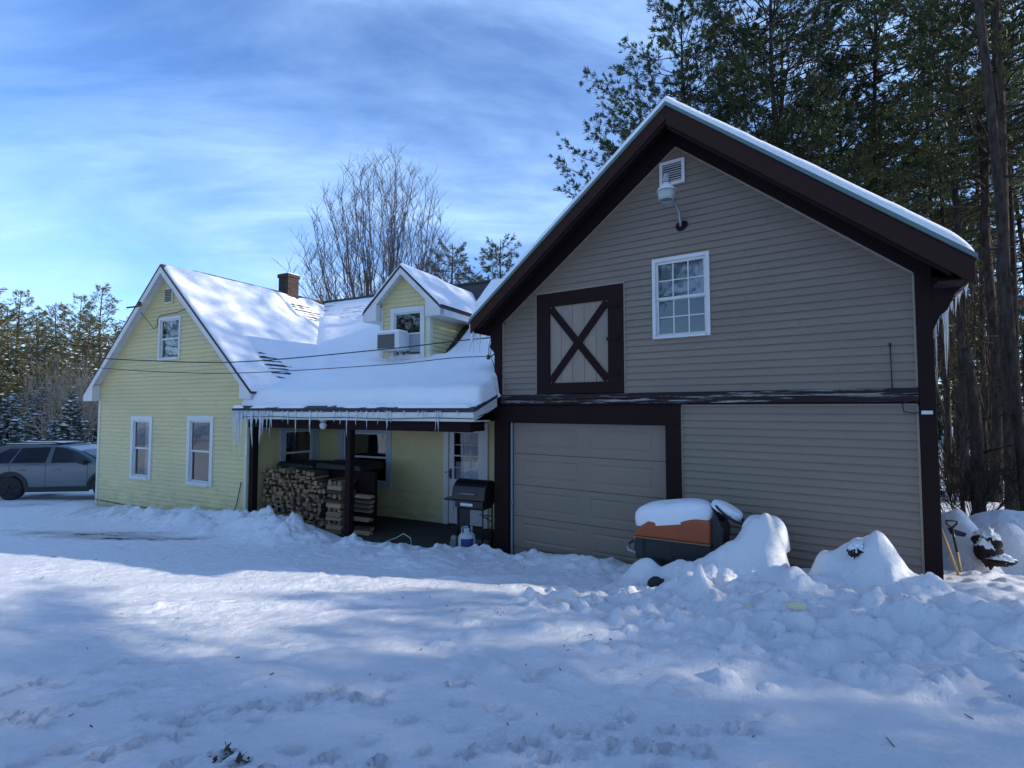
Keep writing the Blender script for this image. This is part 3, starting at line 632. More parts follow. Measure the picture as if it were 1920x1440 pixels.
# rake boards, soffits (white)
def rake(mb, y0, y1, apex, foot, h, thick=0.0):
    (xa, za_), (xf, zf) = apex, foot
    mb.hexa([(xf, y0, zf-h), (xa, y0, za_-h), (xa, y1, za_-h), (xf, y1, zf-h), (xf, y0, zf), (xa, y0, za_), (xa, y1, za_), (xf, y1, zf)])
m = MB()
rake(m, -0.215, -0.19, (RA, RZ-0.052), (EL+0.01, zE-0.052+0.01), 0.17); rake(m, -0.213, -0.19, (RA, RZ-0.052), (ER-0.01, zE-0.052+0.01), 0.17)
# eave boxes at the foot of each rake
m.prism([(EL+0.012, zE-0.04), (EL+0.012, zE-0.20), (-6.10, zE-0.20), (-6.10, 0.40+0.24)], -0.212, -0.03)
m.prism([(ER-0.012, zE-0.04), (ER-0.012, zE-0.20), (-0.02, zE-0.20), (-0.02, 0.40+0.24)], -0.211, -0.03)
m.box(EL+0.012, EL+0.03, -0.188, 8.2, zE-0.20, zE-0.052); m.box(ER-0.03, ER-0.012, -0.187, 1.5, zE-0.20, zE-0.052)
m.box(EL+0.03, -6.12, -0.02, 8.2, zE-0.20, zE-0.185); m.box(0.0, ER-0.03, -0.02, 1.9, zE-0.20, zE-0.185)
m.build('fascia', M['white'], house, 0.003)
m = MB()      # slatted soffit under the rakes: narrow boards with reveals
for s in (-1, 1):
    n = 42
    for k in range(n):
        t0, t1 = k/n, (k+0.88)/n; e = EL+0.05 if s < 0 else ER-0.05; L_ = e-RA
        x0, x1 = RA+L_*t0, RA+L_*t1; z0_, z1_ = RZ-0.06-SL*abs(x0-RA)-0.09, RZ-0.06-SL*abs(x1-RA)-0.09
        P = [(x0, -0.19, z0_), (x1, -0.19, z1_), (x1, -0.0, z1_), (x0, -0.0, z0_)]
        m.slab(P, 0.012)
m.build('soffit', M['white'], house)
# chimney with corbelled top
m = MB(); m.box(-3.32, -2.90, 3.36, 3.76, 3.0, 4.08); m.box(-3.35, -2.87, 3.33, 3.79, 4.08, 4.18)
ch = m.build('chimney', M['brick'], house); m = MB(); m.box(-3.35, -2.87, 3.33, 3.79, 4.181, 4.205); m.build('chimney_snow', M['snow'], ch, 0.02, 3)
# dormer
dorm = MB(); DL, DR_, DC, DZ = 2.04, 3.45, 2.745, 3.30; DS = 0.92
dlo = lambda z: max(DL, DC-(DZ-0.13-z)/DS); dhi = lambda z: min(DR_, DC+(DZ-0.13-z)/DS)
DW = (2.33, 3.31, 1.14, 2.36)
siding(dorm, dlo, dhi, 0.55, 3.1, 0.102, [(DW[0]+0.02, DW[1]-0.02, DW[2]+0.02, DW[3]-0.02)], y=1.97)
dorm.T = lambda p, q, z: (DR_-q, p, z); siding(dorm, 1.97, lambda z: max(1.97, 5-(RZ-z)/SL), 0.62, 2.5, 0.102, [])
dorm.T = lambda p, q, z: (DL+q, -p, z); siding(dorm, lambda z: -max(1.97, 5-(RZ-z)/SL), -1.97, 0.62, 2.5, 0.102, [])
dormer = dorm.build('dormer', M['yellow'], house)
for c0_, c1_ in ((DL-0.02, DL+0.07), (DR_-0.09, DR_+0.02)): m = MB(); m.box(c0_, c1_, 1.939, 2.05, 0.6, 2.4); m.build('corner_trim', M['cream'], dormer, 0.003)
m = MB(); m.poly([(DL+0.1, 2.4, 0.9), (DR_-0.1, 2.4, 0.9), (DR_-0.1, 2.4, 2.5), (DL+0.1, 2.4, 2.5)]); m.build('unlit_room_backing', M['dark'], dormer)  # dark sheet standing in for the unlit dormer room
dw = window(dormer, I3, *DW, trim=0.11, casing=M['white'], sash=M['white'], q=1.97)
m = MB(); e0, e1 = DC-1.12, DC+1.12; ze = DZ-DS*1.12; f0 = 1.76
def dend(z): return 5-(RZ-z)/SL+0.05
m.slab([(e0, f0, ze), (DC, f0, DZ), (DC, dend(DZ), DZ), (e0, dend(ze), ze)], 0.045); m.slab([(DC, f0, DZ), (e1, f0, ze), (e1, dend(ze), ze), (DC, dend(DZ), DZ)], 0.045)
m.build('dormer_roof', M['shingle'], dormer)
m = MB(); rake(m, f0+0.003, f0+0.03, (DC, DZ-0.046), (e0+0.01, ze-0.04), 0.15); rake(m, f0+0.005, f0+0.03, (DC, DZ-0.046), (e1-0.01, ze-0.04), 0.15)
for s, e in ((-1, e0), (1, e1)):
    wl_ = DL if s < 0 else DR_
    m.prism([(e+(-s)*0.012, ze-0.05), (e+(-s)*0.012, ze-0.2), (wl_, ze-0.2), (wl_, ze+0.2)], f0+0.006, 1.93)
    xs_ = sorted([e-s*0.012, e-s*0.03]); m.box(xs_[0], xs_[1], f0+0.03, 3.62, ze-0.19, ze-0.046)
    xs_ = sorted([e-s*0.03, wl_]); m.box(xs_[0], xs_[1], 1.96, 3.5, ze-0.19, ze-0.175)
m.build('fascia', M['white'], dormer, 0.003)
m = MB()
for s in (-1, 1):
    for k in range(14):
        t0, t1 = k/14, (k+0.86)/14; x0, x1 = DC+s*1.08*t0, DC+s*1.08*t1
        m.slab([(x0, f0+0.03, DZ-0.14-DS*abs(x0-DC)), (x1, f0+0.03, DZ-0.14-DS*abs(x1-DC)), (x1, 1.965, DZ-0.14-DS*abs(x1-DC)), (x0, 1.965, DZ-0.14-DS*abs(x0-DC))], 0.01)
m.build('soffit', M['white'], dormer)
# porch: floor, posts, beam, fascia, ceiling
m = MB(); m.box(0.02, 5.86, -0.25, 1.98, -2.9, -2.50); m.build('porch_floor', M['concrete'], house)
for a in (0.115, 2.93): m = MB(); m.box(a-0.065, a+0.065, 0.02, 0.15, -2.6, -0.40); m.build('porch_post', M['brown'], house, 0.006)
m = MB(); m.box(0.03, 5.72, 0.0, 0.14, -0.40, -0.215); m.box(5.60, 5.72, 0.141, 0.5, -0.39, -0.22); m.build('porch_beam', M['brown'], house, 0.005)
m = MB(); m.box(-0.01, 5.99, PE+0.012, PE+0.035, -0.20, -0.055); m.box(-0.01, 5.99, PE+0.036, 0.2, -0.21, -0.19)
m.hexa([(5.965, PE+0.037, -0.20), (5.99, PE+0.037, -0.20), (5.99, 0.46, porch_z(0.46)-0.22), (5.965, 0.46, porch_z(0.46)-0.22), (5.965, PE+0.037, -0.05), (5.99, PE+0.037, -0.05), (5.99, 0.46, porch_z(0.46)-0.053), (5.965, 0.46, porch_z(0.46)-0.053)])
m.hexa([(-0.005, PE+0.037, -0.20), (0.02, PE+0.037, -0.20), (0.02, 0.0, porch_z(0.0)-0.22), (-0.005, 0.0, porch_z(0.0)-0.22), (-0.005, PE+0.037, -0.05), (0.02, PE+0.037, -0.05), (0.02, 0.0, porch_z(0.0)-0.053), (-0.005, 0.0, porch_z(0.0)-0.053)])
m.build('porch_fascia', M['white'], house, 0.003)
m = MB(); m.box(0.03, 5.95, 0.2, 1.97, -0.215, -0.195); m.build('porch_ceiling', M['brown'], house)  # dark colour used to deepen the shade inside the porch
m = MB(); m.tube([(0.3, PE-0.01, -0.17), (1.2, PE-0.012, -0.15), (2.2, PE-0.012, -0.175), (3.2, PE-0.012, -0.155), (4.2, PE-0.012, -0.18), (5.2, PE-0.012, -0.15), (5.98, PE-0.012, -0.16), (6.0, 0.2, -0.05), (6.01, 0.5, 0.02)], 0.008, 6); m.build('fascia_cable', M['cable'], house)
# porch windows and door
window(house, I3, 0.72, 2.36, -1.84, -0.42, trim=0.14, casing=M['bluewhite'], sash=M['white'], q=2.0, label='dark wide window on the porch back wall')
Ts = lambda p, q, z: (0.0-q, p, z)
window(house, Ts, 0.84, 1.93, -1.70, -0.36, trim=0.15, casing=M['bluewhite'], sash=M['white'], q=0.0, label='narrow porch window above the firewood')
m = MB(); da0, da1, dz0, dz1 = 3.84, 4.96, -2.5, -0.30
m.box(da0, da0+0.13, 1.95, 2.05, dz0, dz1); m.box(da1-0.13, da1, 1.95, 2.05, dz0, dz1); m.box(da0+0.13, da1-0.13, 1.95, 2.05, dz1-0.12, dz1)
m.build('door_casing', M['white'], house, 0.004)
x0, x1 = da0+0.135, da1-0.135; gz0, gz1 = -1.52, -0.52
m = MB()
m.box(x0, x0+0.12, 1.985, 2.03, dz0+0.02, dz1-0.125); m.box(x1-0.12, x1, 1.985, 2.03, dz0+0.02, dz1-0.125)
m.box(x0+0.12, x1-0.12, 1.985, 2.03, gz1, dz1-0.125); m.box(x0+0.12, x1-0.12, 1.985, 2.03, gz0-0.12, gz0); m.box(x0+0.12, x1-0.12, 1.985, 2.03, dz0+0.02, dz0+0.22)
m.box(x0+0.12, x1-0.12, 1.998, 2.02, dz0+0.22, gz0-0.12); m.box(x0+0.19, x1-0.19, 1.988, 1.997, dz0+0.30, gz0-0.20)
m.box(x0+0.12, x1-0.12, 1.99, 2.02, -1.03, -1.00)
for k in (1, 2): x = x0+0.12+(x1-x0-0.24)*k/3; m.box(x-0.008, x+0.008, 2.0, 2.02, gz0, gz1)
for z in (-0.78, -1.27): m.box(x0+0.12, x1-0.12, 2.002, 2.018, z-0.008, z+0.008)
door = m.build('front_door', M['white'], house, 0.004)
m = MB(); m.poly([(x0+0.12, 2.012, gz0), (x1-0.12, 2.012, gz0), (x1-0.12, 2.012, gz1), (x0+0.12, 2.012, gz1)]); m.build('glass', M['glass'], door)
m = MB(); m.smooth = True; prev = None
for k in range(40):
    x = x0+0.12+(x1-x0-0.24)*k/39; cur = (m.pt((x, 2.06+0.012*math.sin(k*1.1), gz0)), m.pt((x, 2.06+0.012*math.sin(k*1.1), -1.15)))
    if prev: m.face([prev[0], cur[0], cur[1], prev[1]])
    prev = cur
m.build('curtain', M['curtain'], door)
m = MB(); m.box(x0+0.03, x0+0.07, 1.965, 1.985, -1.52, -1.30); m.tube([(x0+0.05, 1.965, -1.34), (x0+0.05, 1.925, -1.36), (x0+0.05, 1.925, -1.46), (x0+0.05, 1.965, -1.48)], 0.010, 6); m.lathe((x0-0.06, 1.955, -1.38), [(0.018, -0.02), (0.02, 0)], 10, 'y'); m.build('handle', M['blackmetal'], door)
m = MB(); m.lathe((2.35, -0.06, -0.30), [(0.03, 0.09), (0.07, 0.085), (0.075, 0.06), (0.03, 0.05)], 14); m.lathe((2.35, -0.06, -0.32), [(0.002, -0.085), (0.045, -0.07), (0.068, -0.03), (0.07, 0.01), (0.05, 0.05), (0.03, 0.06)], 16)
tag(m.build('porch_lamp', mat('frosted_globe', (0.55, 0.66, 0.62), 0.3), None), 'frosted round porch lamp on the dark porch beam', 'lamp').matrix_world = Matrix.Translation(HO) @ Matrix.Rotation(-HA, 4, 'Z')
# strip of wall with conduit between the porch and the garage
m = MB(); m.tube([(5.63, 1.9, -2.4), (5.63, 1.9, -0.1), (5.60, 1.9, 0.3)], 0.012, 6); m.build('conduit', M['cable'], house)

# ================================================================== roof snow (heightfields lying on the roofs)
def snow_sheet(name, A, B, zroof, thick, T, label, mat_=None):
    """A, B: 1-D coords; zroof/thick: functions on grids; T root frame matrix. Faces are kept only where there is snow."""
    X, Y = np.meshgrid(A, B); zr = zroof(X, Y); t = thick(X, Y)
    Z = zr+t
    nx, ny = len(A), len(B); I = np.arange(nx*ny).reshape(ny, nx)
    F = np.stack([I[:-1, :-1].ravel(), I[:-1, 1:].ravel(), I[1:, 1:].ravel(), I[1:, :-1].ravel()], 1)
    tf = t.ravel()[F].max(1); F = F[tf > -0.02]
    used = np.unique(F); remap = -np.ones(nx*ny, int); remap[used] = np.arange(len(used))
    V = np.stack([X.ravel(), Y.ravel(), Z.ravel()], 1)[used]
    o = np_mesh(name, V, remap[F], mat_ or M['snow'], True); o.matrix_world = T
    tag(o, label, 'snow', None, 'stuff'); return o
TH = Matrix.Translation(HO) @ Matrix.Rotation(-HA, 4, 'Z'); TG = Matrix.Translation(GO) @ Matrix.Rotation(-GA, 4, 'Z')
def edge(d, w): return np.sqrt(np.clip(1-(1-np.clip(d/w, 0, 1))**2, 0, 1))
def shingle_rows(s): return 0.010*(((s/0.145) % 1.0)-0.35)       # saw-tooth: rows of shingle butts showing through
def fine(lo, hi, step, e=0.012, n=7):
    a = list(np.arange(lo, hi, step)); return np.unique(np.round(np.array([lo+e*k for k in range(n)]+a+[hi-e*k for k in range(n)]), 4))
# gable slope above the porch
def th_gable(a, b):
    s = (a-RA)*1.36
    t = 0.09+0.05*fbm(a*1.2, b*1.2, 3, 70)+0.02*fbm(a*5, b*5, 2, 71)
    vall = 1.88-b; t = t+0.10*np.exp(-((a-vall+0.25)/0.45)**2)
    bare = 1.5*np.exp(-((a+0.35)/0.55)**2-((b-0.95)/0.42)**2)+0.9*np.exp(-((a+0.05)/0.35)**2-((b-1.6)/0.3)**2)+1.3*np.exp(-((a+2.4)/0.55)**2-((b-3.7)/0.8)**2)+1.3*smooth01((RA+0.20-a)/0.16)
    bare = bare*(0.6+0.8*fbm(a*2.5, b*4, 3, 72))
    k = smooth01((bare-0.40)/0.45)
    t = t*(1-k)+k*(0.003-shingle_rows(s)*1.3+0.008*(fbm(a*3, b*6, 2, 75)-0.5))
    t = t*(1-0.9*smooth01((b-3.9)/0.9))
    return t*edge(b+0.20, 0.10)*edge(ER-a, 0.16)-0.02*(b < -0.199)
snow_sheet('roof_snow', fine(RA, ER, 0.030), fine(-0.20, 5.0, 0.045), lambda a, b: RZ-SL*(a-RA)+0*b, th_gable, TH, 'sunlit snow on the front gable slope of the yellow house')
# cross wing and porch roof in one drift
def z_wing(a, b): return np.maximum(RZ-SL*(5-b), porch_z(b))
def th_wing(a, b):
    s = (5-b)*1.36
    t = 0.13+0.05*fbm(a*0.8, b*0.9, 3, 80)+0.015*fbm(a*4, b*4, 2, 81)
    low = smooth01((2.5-b)/0.9); t = t+0.13*low*(0.8+0.4*fbm(a*1.1, b, 2, 83))
    t = t+0.14*np.exp(-((b-1.9)/0.55)**2)                                             # fills the roof break
    t = t+0.16*np.exp(-((a-(1.88-b)-0.15)/0.5)**2)*smooth01((b-0.6)/0.6)
    t = t+0.10*np.exp(-((a-1.8)/0.35)**2)*smooth01((b-1.5)/0.4)*smooth01((3.4-b)/0.6)    # drift on the dormer's left
    t = t+0.10*np.exp(-((a-5.6)/0.5)**2)*smooth01((b-0.2)/0.5)
    bare = 1.25*smooth01((b-3.35-0.45*fbm(a*0.9, b*0, 2, 84))/0.55)*smooth01((2.3-a)/0.4)+1.6*smooth01((b-4.82)/0.1)
    rt = (a > DR_-0.05)&(a < DR_+0.34)
    bare = bare+2.0*np.where(rt, 1, 0)*smooth01((b-2.15)/0.15)*smooth01((3.75-b)/0.2)
    bare = bare*(0.55+0.8*fbm(a*2.0, b*5, 3, 82)); k = smooth01((bare-0.5)/0.4)
    t = t*(1-k)+k*(0.003-shingle_rows(s)*1.3+0.008*(fbm(a*3, b*6, 2, 85)-0.5))
    k2 = smooth01((b-2.1)/0.1)*np.where(rt, 1, 0)*smooth01((3.75-b)/0.1); t = t*(1-k2)-0.01*k2
    t = t*edge(b-(PE+0.17)-0.03*np.sin(a*2.1)-0.03*fbm(a*3, b*0, 2, 86), 0.17)
    t = t*np.where((a < DR_-0.03)&(a > DL+0.03)&(b > 2.03), 0, 1)-0.12*((a < DR_-0.08)&(a > DL+0.08)&(b > 2.12))
    fr = PE+0.17+0.03*np.sin(a*2.1)
    t = np.where(b < fr, -0.03, t)
    return t*edge(a+0.02+1.2*(b > 0.87)+3*(b > 1.5), 0.14)*edge(np.where(b < 0.42, 6.0, np.where(b < 0.7, 5.97, 6.05+0.25*(b-0.7)))-a, 0.10)-0.05*((a < -0.01)&(b < 0.87))-0.06*(a > np.where(b < 0.42, 6.0, np.where(b < 0.7, 5.97, 6.05+0.25*(b-0.7))))
snow_sheet('roof_snow', fine(-3.3, 6.5, 0.045), fine(PE+0.05, 5.0, 0.030), z_wing, th_wing, TH, 'deep snow drift covering the porch roof and the slope behind it')
# broken crust left on the bare eave shingles
def th_crust(a, b):
    n = fbm(a*2.6, b*9, 3, 90)-0.43+0.06*np.sin(a*1.3+1)+0.08*(a > 2.9); return (np.clip(n, -0.1, 0.2))*0.28*edge(b-PE-0.0, 0.05)*edge(PE+0.15-b, 0.05)-0.004
snow_sheet('roof_snow', fine(0.0, 6.0, 0.03), np.linspace(PE, PE+0.15, 14), lambda a, b: porch_z(b)+0.014+0*a, th_crust, TH, 'broken crust of snow along the shingled porch eave')
# dormer roof
def z_dorm(a, b): return DZ-DS*np.abs(a-DC)
def th_dorm(a, b):
    t = 0.10+0.03*fbm(a*2, b*2, 2, 91)-0.03*np.exp(-((a-DC)/0.12)**2)
    bare = np.exp(-((a-DC-0.04)/0.09)**2)*smooth01((b-3.2)/0.3)*0.9; t = t*(1-bare)
    lim = 5-(RZ-z_dorm(a, b))/SL+0.25
    return t*edge(b-f0+0.01, 0.09)*edge(1.12-np.abs(a-DC), 0.09)-0.06*(b > lim)
snow_sheet('roof_snow', fine(e0+0.005, e1-0.005, 0.03), fine(f0-0.008, 4.9, 0.05), z_dorm, th_dorm, TH, 'thin snow cap on the little dormer roof')

# ================================================================== GARAGE
gar = empty('garage', GO, -GA)
tag(gar, 'tall taupe garage barn with dark brown trim and a snowy gable roof', 'garage')
AC, ZC, AL, AR_, ZL, ZR = 3.27, 4.315, -0.22, 6.46, 1.56, 1.60; FB = -0.5; GD = 8.0; W1 = 6.13
def groof(a): return np.where(a < AC, ZC-(ZC-ZL)*(AC-a)/(AC-AL), ZC-(ZC-ZR)*(a-AC)/(AR_-AC))
SLp, SRp = (3.87-1.53)/(AC-0.17), (3.87-1.57)/(5.98-AC)
def slo(z): return 0.17 if z < 1.53 else 0.17+(z-1.53)/SLp
def shi(z): return 5.97 if z < 1.57 else 5.97-(z-1.57)/SRp
GWn = (2.89, 3.715, 1.035, 2.24)
m = MB(); siding(m, slo, shi, 0.245, 3.86, 0.1016, [(GWn[0]+0.02, GWn[1]-0.02, GWn[2]+0.02, GWn[3]-0.02), (0.89, 2.42, 0.22, 1.94)]); m.build('upper_siding', M['grey'], gar)
m = MB(); siding(m, 3.30, 5.965, -2.8, 0.045, 0.1016, []); m.build('lower_siding', M['grey'], gar)
m = MB(lambda p, q, z: (W1-q, p, z)); siding(m, 0.14, GD, -2.8, 1.5, 0.1016, []); m.build('side_wall', M['grey'], gar)
m = MB(lambda p, q, z: (q, -p, z)); siding(m, -GD, -0.14, -2.8, 1.5, 0.1016, []); m.build('side_wall', M['grey'], gar)
m = MB(lambda p, q, z: (-p, GD-q, z)); siding(m, lambda z: -W1 if z < 1.5 else -min(W1, AC+(4.1-z)/SRp), lambda z: 0 if z < 1.5 else -max(0, AC-(4.1-z)/SLp), -2.8, 4.1, 0.1016, []); m.build('back_wall', M['grey'], gar)
m = MB(); m.poly([(0.2, 0.6, -2.8), (5.9, 0.6, -2.8), (5.9, 0.6, 1.5), (AC, 0.6, 3.8), (0.2, 0.6, 1.5)]); m.build('unlit_room_backing', M['dark'], gar)  # dark sheet in place of the unlit garage interior
# light J-channel edging round the siding
JC = mat('siding_channel', (0.30, 0.25, 0.20), 0.5)
m = MB()
def strip(x0, z0_, x1, z1_, w=0.022, y0=-0.024, y1=-0.0):
    dx_, dz_ = x1-x0, z1_-z0_; L = math.hypot(dx_, dz_); nx_, nz_ = -dz_/L*w/2, dx_/L*w/2
    m.hexa([(x0-nx_, y0, z0_-nz_), (x1-nx_, y0, z1_-nz_), (x1-nx_, y1, z1_-nz_), (x0-nx_, y1, z0_-nz_), (x0+nx_, y0, z0_+nz_), (x1+nx_, y0, z1_+nz_), (x1+nx_, y1, z1_+nz_), (x0+nx_, y1, z0_+nz_)])
strip(0.165, 0.25, 0.165, 1.53); strip(0.165, 1.54, AC, 3.875); strip(AC, 3.875, 5.975, 1.58); strip(5.975, 1.57, 5.975, 0.25); strip(5.97, 0.04, 5.97, -2.7); strip(3.295, 0.04, 3.295, -2.7); strip(3.295, 0.052, 5.975, 0.052)
strip(0.865, 0.25, 0.865, 1.96); strip(2.445, 0.25, 2.445, 1.96); strip(0.855, 1.965, 2.455, 1.965)
m.build('siding_channel', JC, gar)
# posts and rake boards
m = MB(); m.box(0.0, 0.155, -0.055, 0.14, -2.8, 1.62); m.build('corner_post', M['brown'], gar, 0.006)
m = MB(); m.box(5.985, 6.14, -0.055, 0.14, -2.8, 1.68); m.build('corner_post', M['brownworn'], gar, 0.006)
m = MB()
for (xa, xf, s_) in ((AC, 0.0, 0), (AC, 6.14, 1)):
    zt = lambda a: float(groof(np.float64(a)))-0.13
    zb = (lambda a: 1.53+(a-0.165)*SLp+0.012) if s_ == 0 else (lambda a: 1.57+(5.975-a)*SRp+0.012)
    y0, y1 = -0.052, 0.12
    if s_ == 1: y0 = -0.053
    m.hexa([(xf, y0, zb(xf) if False else (1.53 if s_ == 0 else 1.57)-0.0+(-0.12 if s_ == 0 else -0.1)), (xa, y0, zb(xa)), (xa, y1, zb(xa)), (xf, y1, (1.53 if s_ == 0 else 1.57)-0.1), (xf, y0, zt(xf)), (xa, y0, zt(xa)), (xa, y1, zt(xa)), (xf, y1, zt(xf))])
m.build('rake_board', M['brown'], gar)
# band between floors
m = MB(); m.box(0.157, 5.983, -0.060, -0.005, 0.16, 0.240); m.build('floor_band', M['greyboard'], gar, 0.006)
m = MB(); m.box(0.157, 5.983, -0.085, -0.002, 0.085, 0.158); m.build('floor_band', M['greyboard'], gar, 0.006)
m = MB(); m.box(0.157, 5.983, -0.052, -0.003, 0.062, 0.083); m.build('floor_band', M['brown'], gar)
# door surround
m = MB(); m.box(0.157, 3.285, -0.057, 0.10, -0.235, 0.058); m.box(3.065, 3.284, -0.056, 0.10, -2.8, -0.237); m.box(0.157, 0.30, -0.056, 0.10, -2.8, -0.237); m.build('door_surround', M['brown'], gar, 0.005)
# sectional door
m = MB(); gx0, gx1, gt, gb_ = 0.345, 3.062, -0.24, -2.40; nsec = 4; sh = (gt-gb_)/nsec
def panel(x0, x1, z0_, z1_, yq):
    # sunk moulding ring with a raised field
    for i_, (o0, o1, ya, yb) in enumerate([(0, 0.02, yq, yq+0.007), (0.02, 0.035, yq+0.007, yq+0.007), (0.035, 0.06, yq+0.007, yq+0.001)]):
        A = [(x0+o0, z0_+o0), (x1-o0, z0_+o0), (x1-o0, z1_-o0), (x0+o0, z1_-o0)]; B = [(x0+o1, z0_+o1), (x1-o1, z0_+o1), (x1-o1, z1_-o1), (x0+o1, z1_-o1)]
        for k in range(4):
            k2 = (k+1) % 4; m.poly([(A[k][0], ya, A[k][1]), (A[k2][0], ya, A[k2][1]), (B[k2][0], yb, B[k2][1]), (B[k][0], yb, B[k][1])])
    m.poly([(x0+0.06, yq+0.001, z0_+0.06), (x1-0.06, yq+0.001, z0_+0.06), (x1-0.06, yq+0.001, z1_-0.06), (x0+0.06, yq+0.001, z1_-0.06)])
yq = 0.055
for k in range(nsec+1):
    z0_ = gb_-0.0+sh*(k-1)+0.006; z1_ = z0_+sh-0.010
    P0 = [(gx0+0.20, gx0+1.255), (gx0+1.465, gx1-0.20)]
    zz0, zz1 = z0_+0.10, z1_-0.10
    m.poly([(gx0, yq, z0_), (gx1, yq, z0_), (gx1, yq, zz0), (gx0, yq, zz0)]); m.poly([(gx0, yq, zz1), (gx1, yq, zz1), (gx1, yq, z1_), (gx0, yq, z1_)])
    xs_ = [gx0, P0[0][0], P0[0][1], P0[1][0], P0[1][1], gx1]
    for (x0, x1) in ((xs_[0], xs_[1]), (xs_[2], xs_[3]), (xs_[4], xs_[5])): m.poly([(x0, yq, zz0), (x1, yq, zz0), (x1, yq, zz1), (x0, yq, zz1)])
    for (x0, x1) in P0: panel(x0, x1, zz0, zz1, yq)
    m.poly([(gx0, yq, z1_), (gx1, yq, z1_), (gx1, yq+0.03, z1_+0.005), (gx0, yq+0.03, z1_+0.005)]); m.poly([(gx0, yq+0.03, z1_+0.005), (gx1, yq+0.03, z1_+0.005), (gx1, yq, z1_+0.010), (gx0, yq, z1_+0.010)])
gd = m.build('garage_door', M['doorgrey'], gar)
m = MB(); m.box(gx0-0.045, gx0-0.02, 0.03, 0.06, -2.8, -0.237); m.build('door_track', M['bluewhite'], gd); m = MB(); m.box(gx0-0.05, gx0+0.02, 0.012, 0.05, -1.66, -1.63); m.build('latch', M['steel'], gd)
# window
window(gar, I3, *GWn, trim=0.05, casing=M['white'], sash=M['white'], cols=3, rows=2, curtain=[(0.0, 1.0)], cz=0.48, label='white nine over grid window with net curtain')
# hay door with X brace
hd = MB(); hd.box(0.88, 1.13, -0.045, 0.01, 0.25, 1.95); hd.box(2.18, 2.435, -0.045, 0.01, 0.25, 1.95); hd.box(1.13, 2.18, -0.044, 0.01, 1.72, 1.95); hd.box(1.13, 2.18, -0.043, 0.01, 0.25, 0.43)
hdo = hd.build('hay_door', M['brownworn'], gar, 0.005)
m = MB()
for k in range(5): x = 1.13+k*0.21; m.box(x+0.003, x+0.207, -0.012, 0.005, 0.43, 1.72)
m.build('board_panel', mat('loft_boards', (0.29, 0.235, 0.185), 0.7, noise=(4, 0.8, (0.22, 0.18, 0.145), (1, 1, 0.3))), hdo)
m = MB()
def brace(x0, z0_, x1, z1_, w, y0, y1):
    dx_, dz_ = x1-x0, z1_-z0_; L = math.hypot(dx_, dz_); nx_, nz_ = -dz_/L*w/2, dx_/L*w/2
    m.hexa([(x0-nx_, y0, z0_-nz_), (x1-nx_, y0, z1_-nz_), (x1-nx_, y1, z1_-nz_), (x0-nx_, y1, z0_-nz_), (x0+nx_, y0, z0_+nz_), (x1+nx_, y0, z1_+nz_), (x1+nx_, y1, z1_+nz_), (x0+nx_, y1, z0_+nz_)])
brace(1.15, 1.69, 2.16, 0.46, 0.115, -0.036, -0.0125); brace(1.15, 0.46, 2.16, 1.69, 0.115, -0.040, -0.014); m.build('cross_brace', M['brown'], hdo, 0.003)
for z in (0.55, 1.1, 1.62): m = MB(); m.box(2.16, 2.34, -0.056, -0.0455, z-0.025, z+0.025); m.tube([(2.35, -0.055, z-0.05), (2.35, -0.055, z+0.05)], 0.012, 8); m.build('hinge', M['brownworn'], hdo)
# gable vent
m = MB(); vx0, vx1, vz0, vz1 = 3.03, 3.40, 3.31, 3.68
m.box(vx0, vx0+0.045, -0.05, -0.0, vz0, vz1); m.box(vx1-0.045, vx1, -0.05, -0.0, vz0, vz1); m.box(vx0+0.045, vx1-0.045, -0.05, 0, vz1-0.045, vz1); m.box(vx0+0.045, vx1-0.045, -0.05, 0, vz0, vz0+0.045)
gv = m.build('gable_vent', M['white'], gar, 0.003)
m = MB()
for k in range(8): z = vz0+0.055+k*0.034; m.hexa([(vx0+0.045, -0.040, z), (vx1-0.045, -0.040, z), (vx1-0.045, -0.020, z+0.010), (vx0+0.045, -0.020, z+0.010), (vx0+0.045, -0.038, z+0.010), (vx1-0.045, -0.038, z+0.010), (vx1-0.045, -0.018, z+0.022), (vx0+0.045, -0.018, z+0.022)])
m.build('louvre', M['white'], gv); m = MB(); m.box(vx0+0.04, vx1-0.04, -0.019+0.002, -0.001, vz0+0.04, vz1-0.04); m.build('vent_backing', M['dark'], gv)
# roof slabs, soffit, barge boards, drip edge
m = MB(); t = 0.05
m.slab([(AL, FB, ZL), (AC, FB, ZC), (AC, GD+0.4, ZC), (AL, GD+0.4, ZL)], t); m.slab([(AC, FB, ZC), (AR_, FB, ZR), (AR_, GD+0.4, ZR), (AC, GD+0.4, ZC)], t)
gr = m.build('roof', M['shingle'], gar)
m = MB()     # dark sheathing under the roof, seen from below
m.slab([(AL+0.03, FB+0.035, ZL-0.055), (AC, FB+0.035, ZC-0.055), (AC, GD+0.3, ZC-0.055), (AL+0.03, GD+0.3, ZL-0.055)], 0.03); m.slab([(AC, FB+0.035, ZC-0.055), (AR_-0.03, FB+0.035, ZR-0.055), (AR_-0.03, GD+0.3, ZR-0.055), (AC, GD+0.3, ZC-0.055)], 0.03)
m.build('roof_soffit', M['brown'], gr)
m = MB(); bh = 0.26
rake(m, FB+0.005, FB+0.035, (AC, ZC-0.052), (AL+0.01, ZL-0.052), bh*0.72); rake(m, FB+0.006, FB+0.035, (AC, ZC-0.052), (AR_-0.01, ZR-0.052), bh)
m.build('barge_board', M['bargeboard'], gr, 0.004)
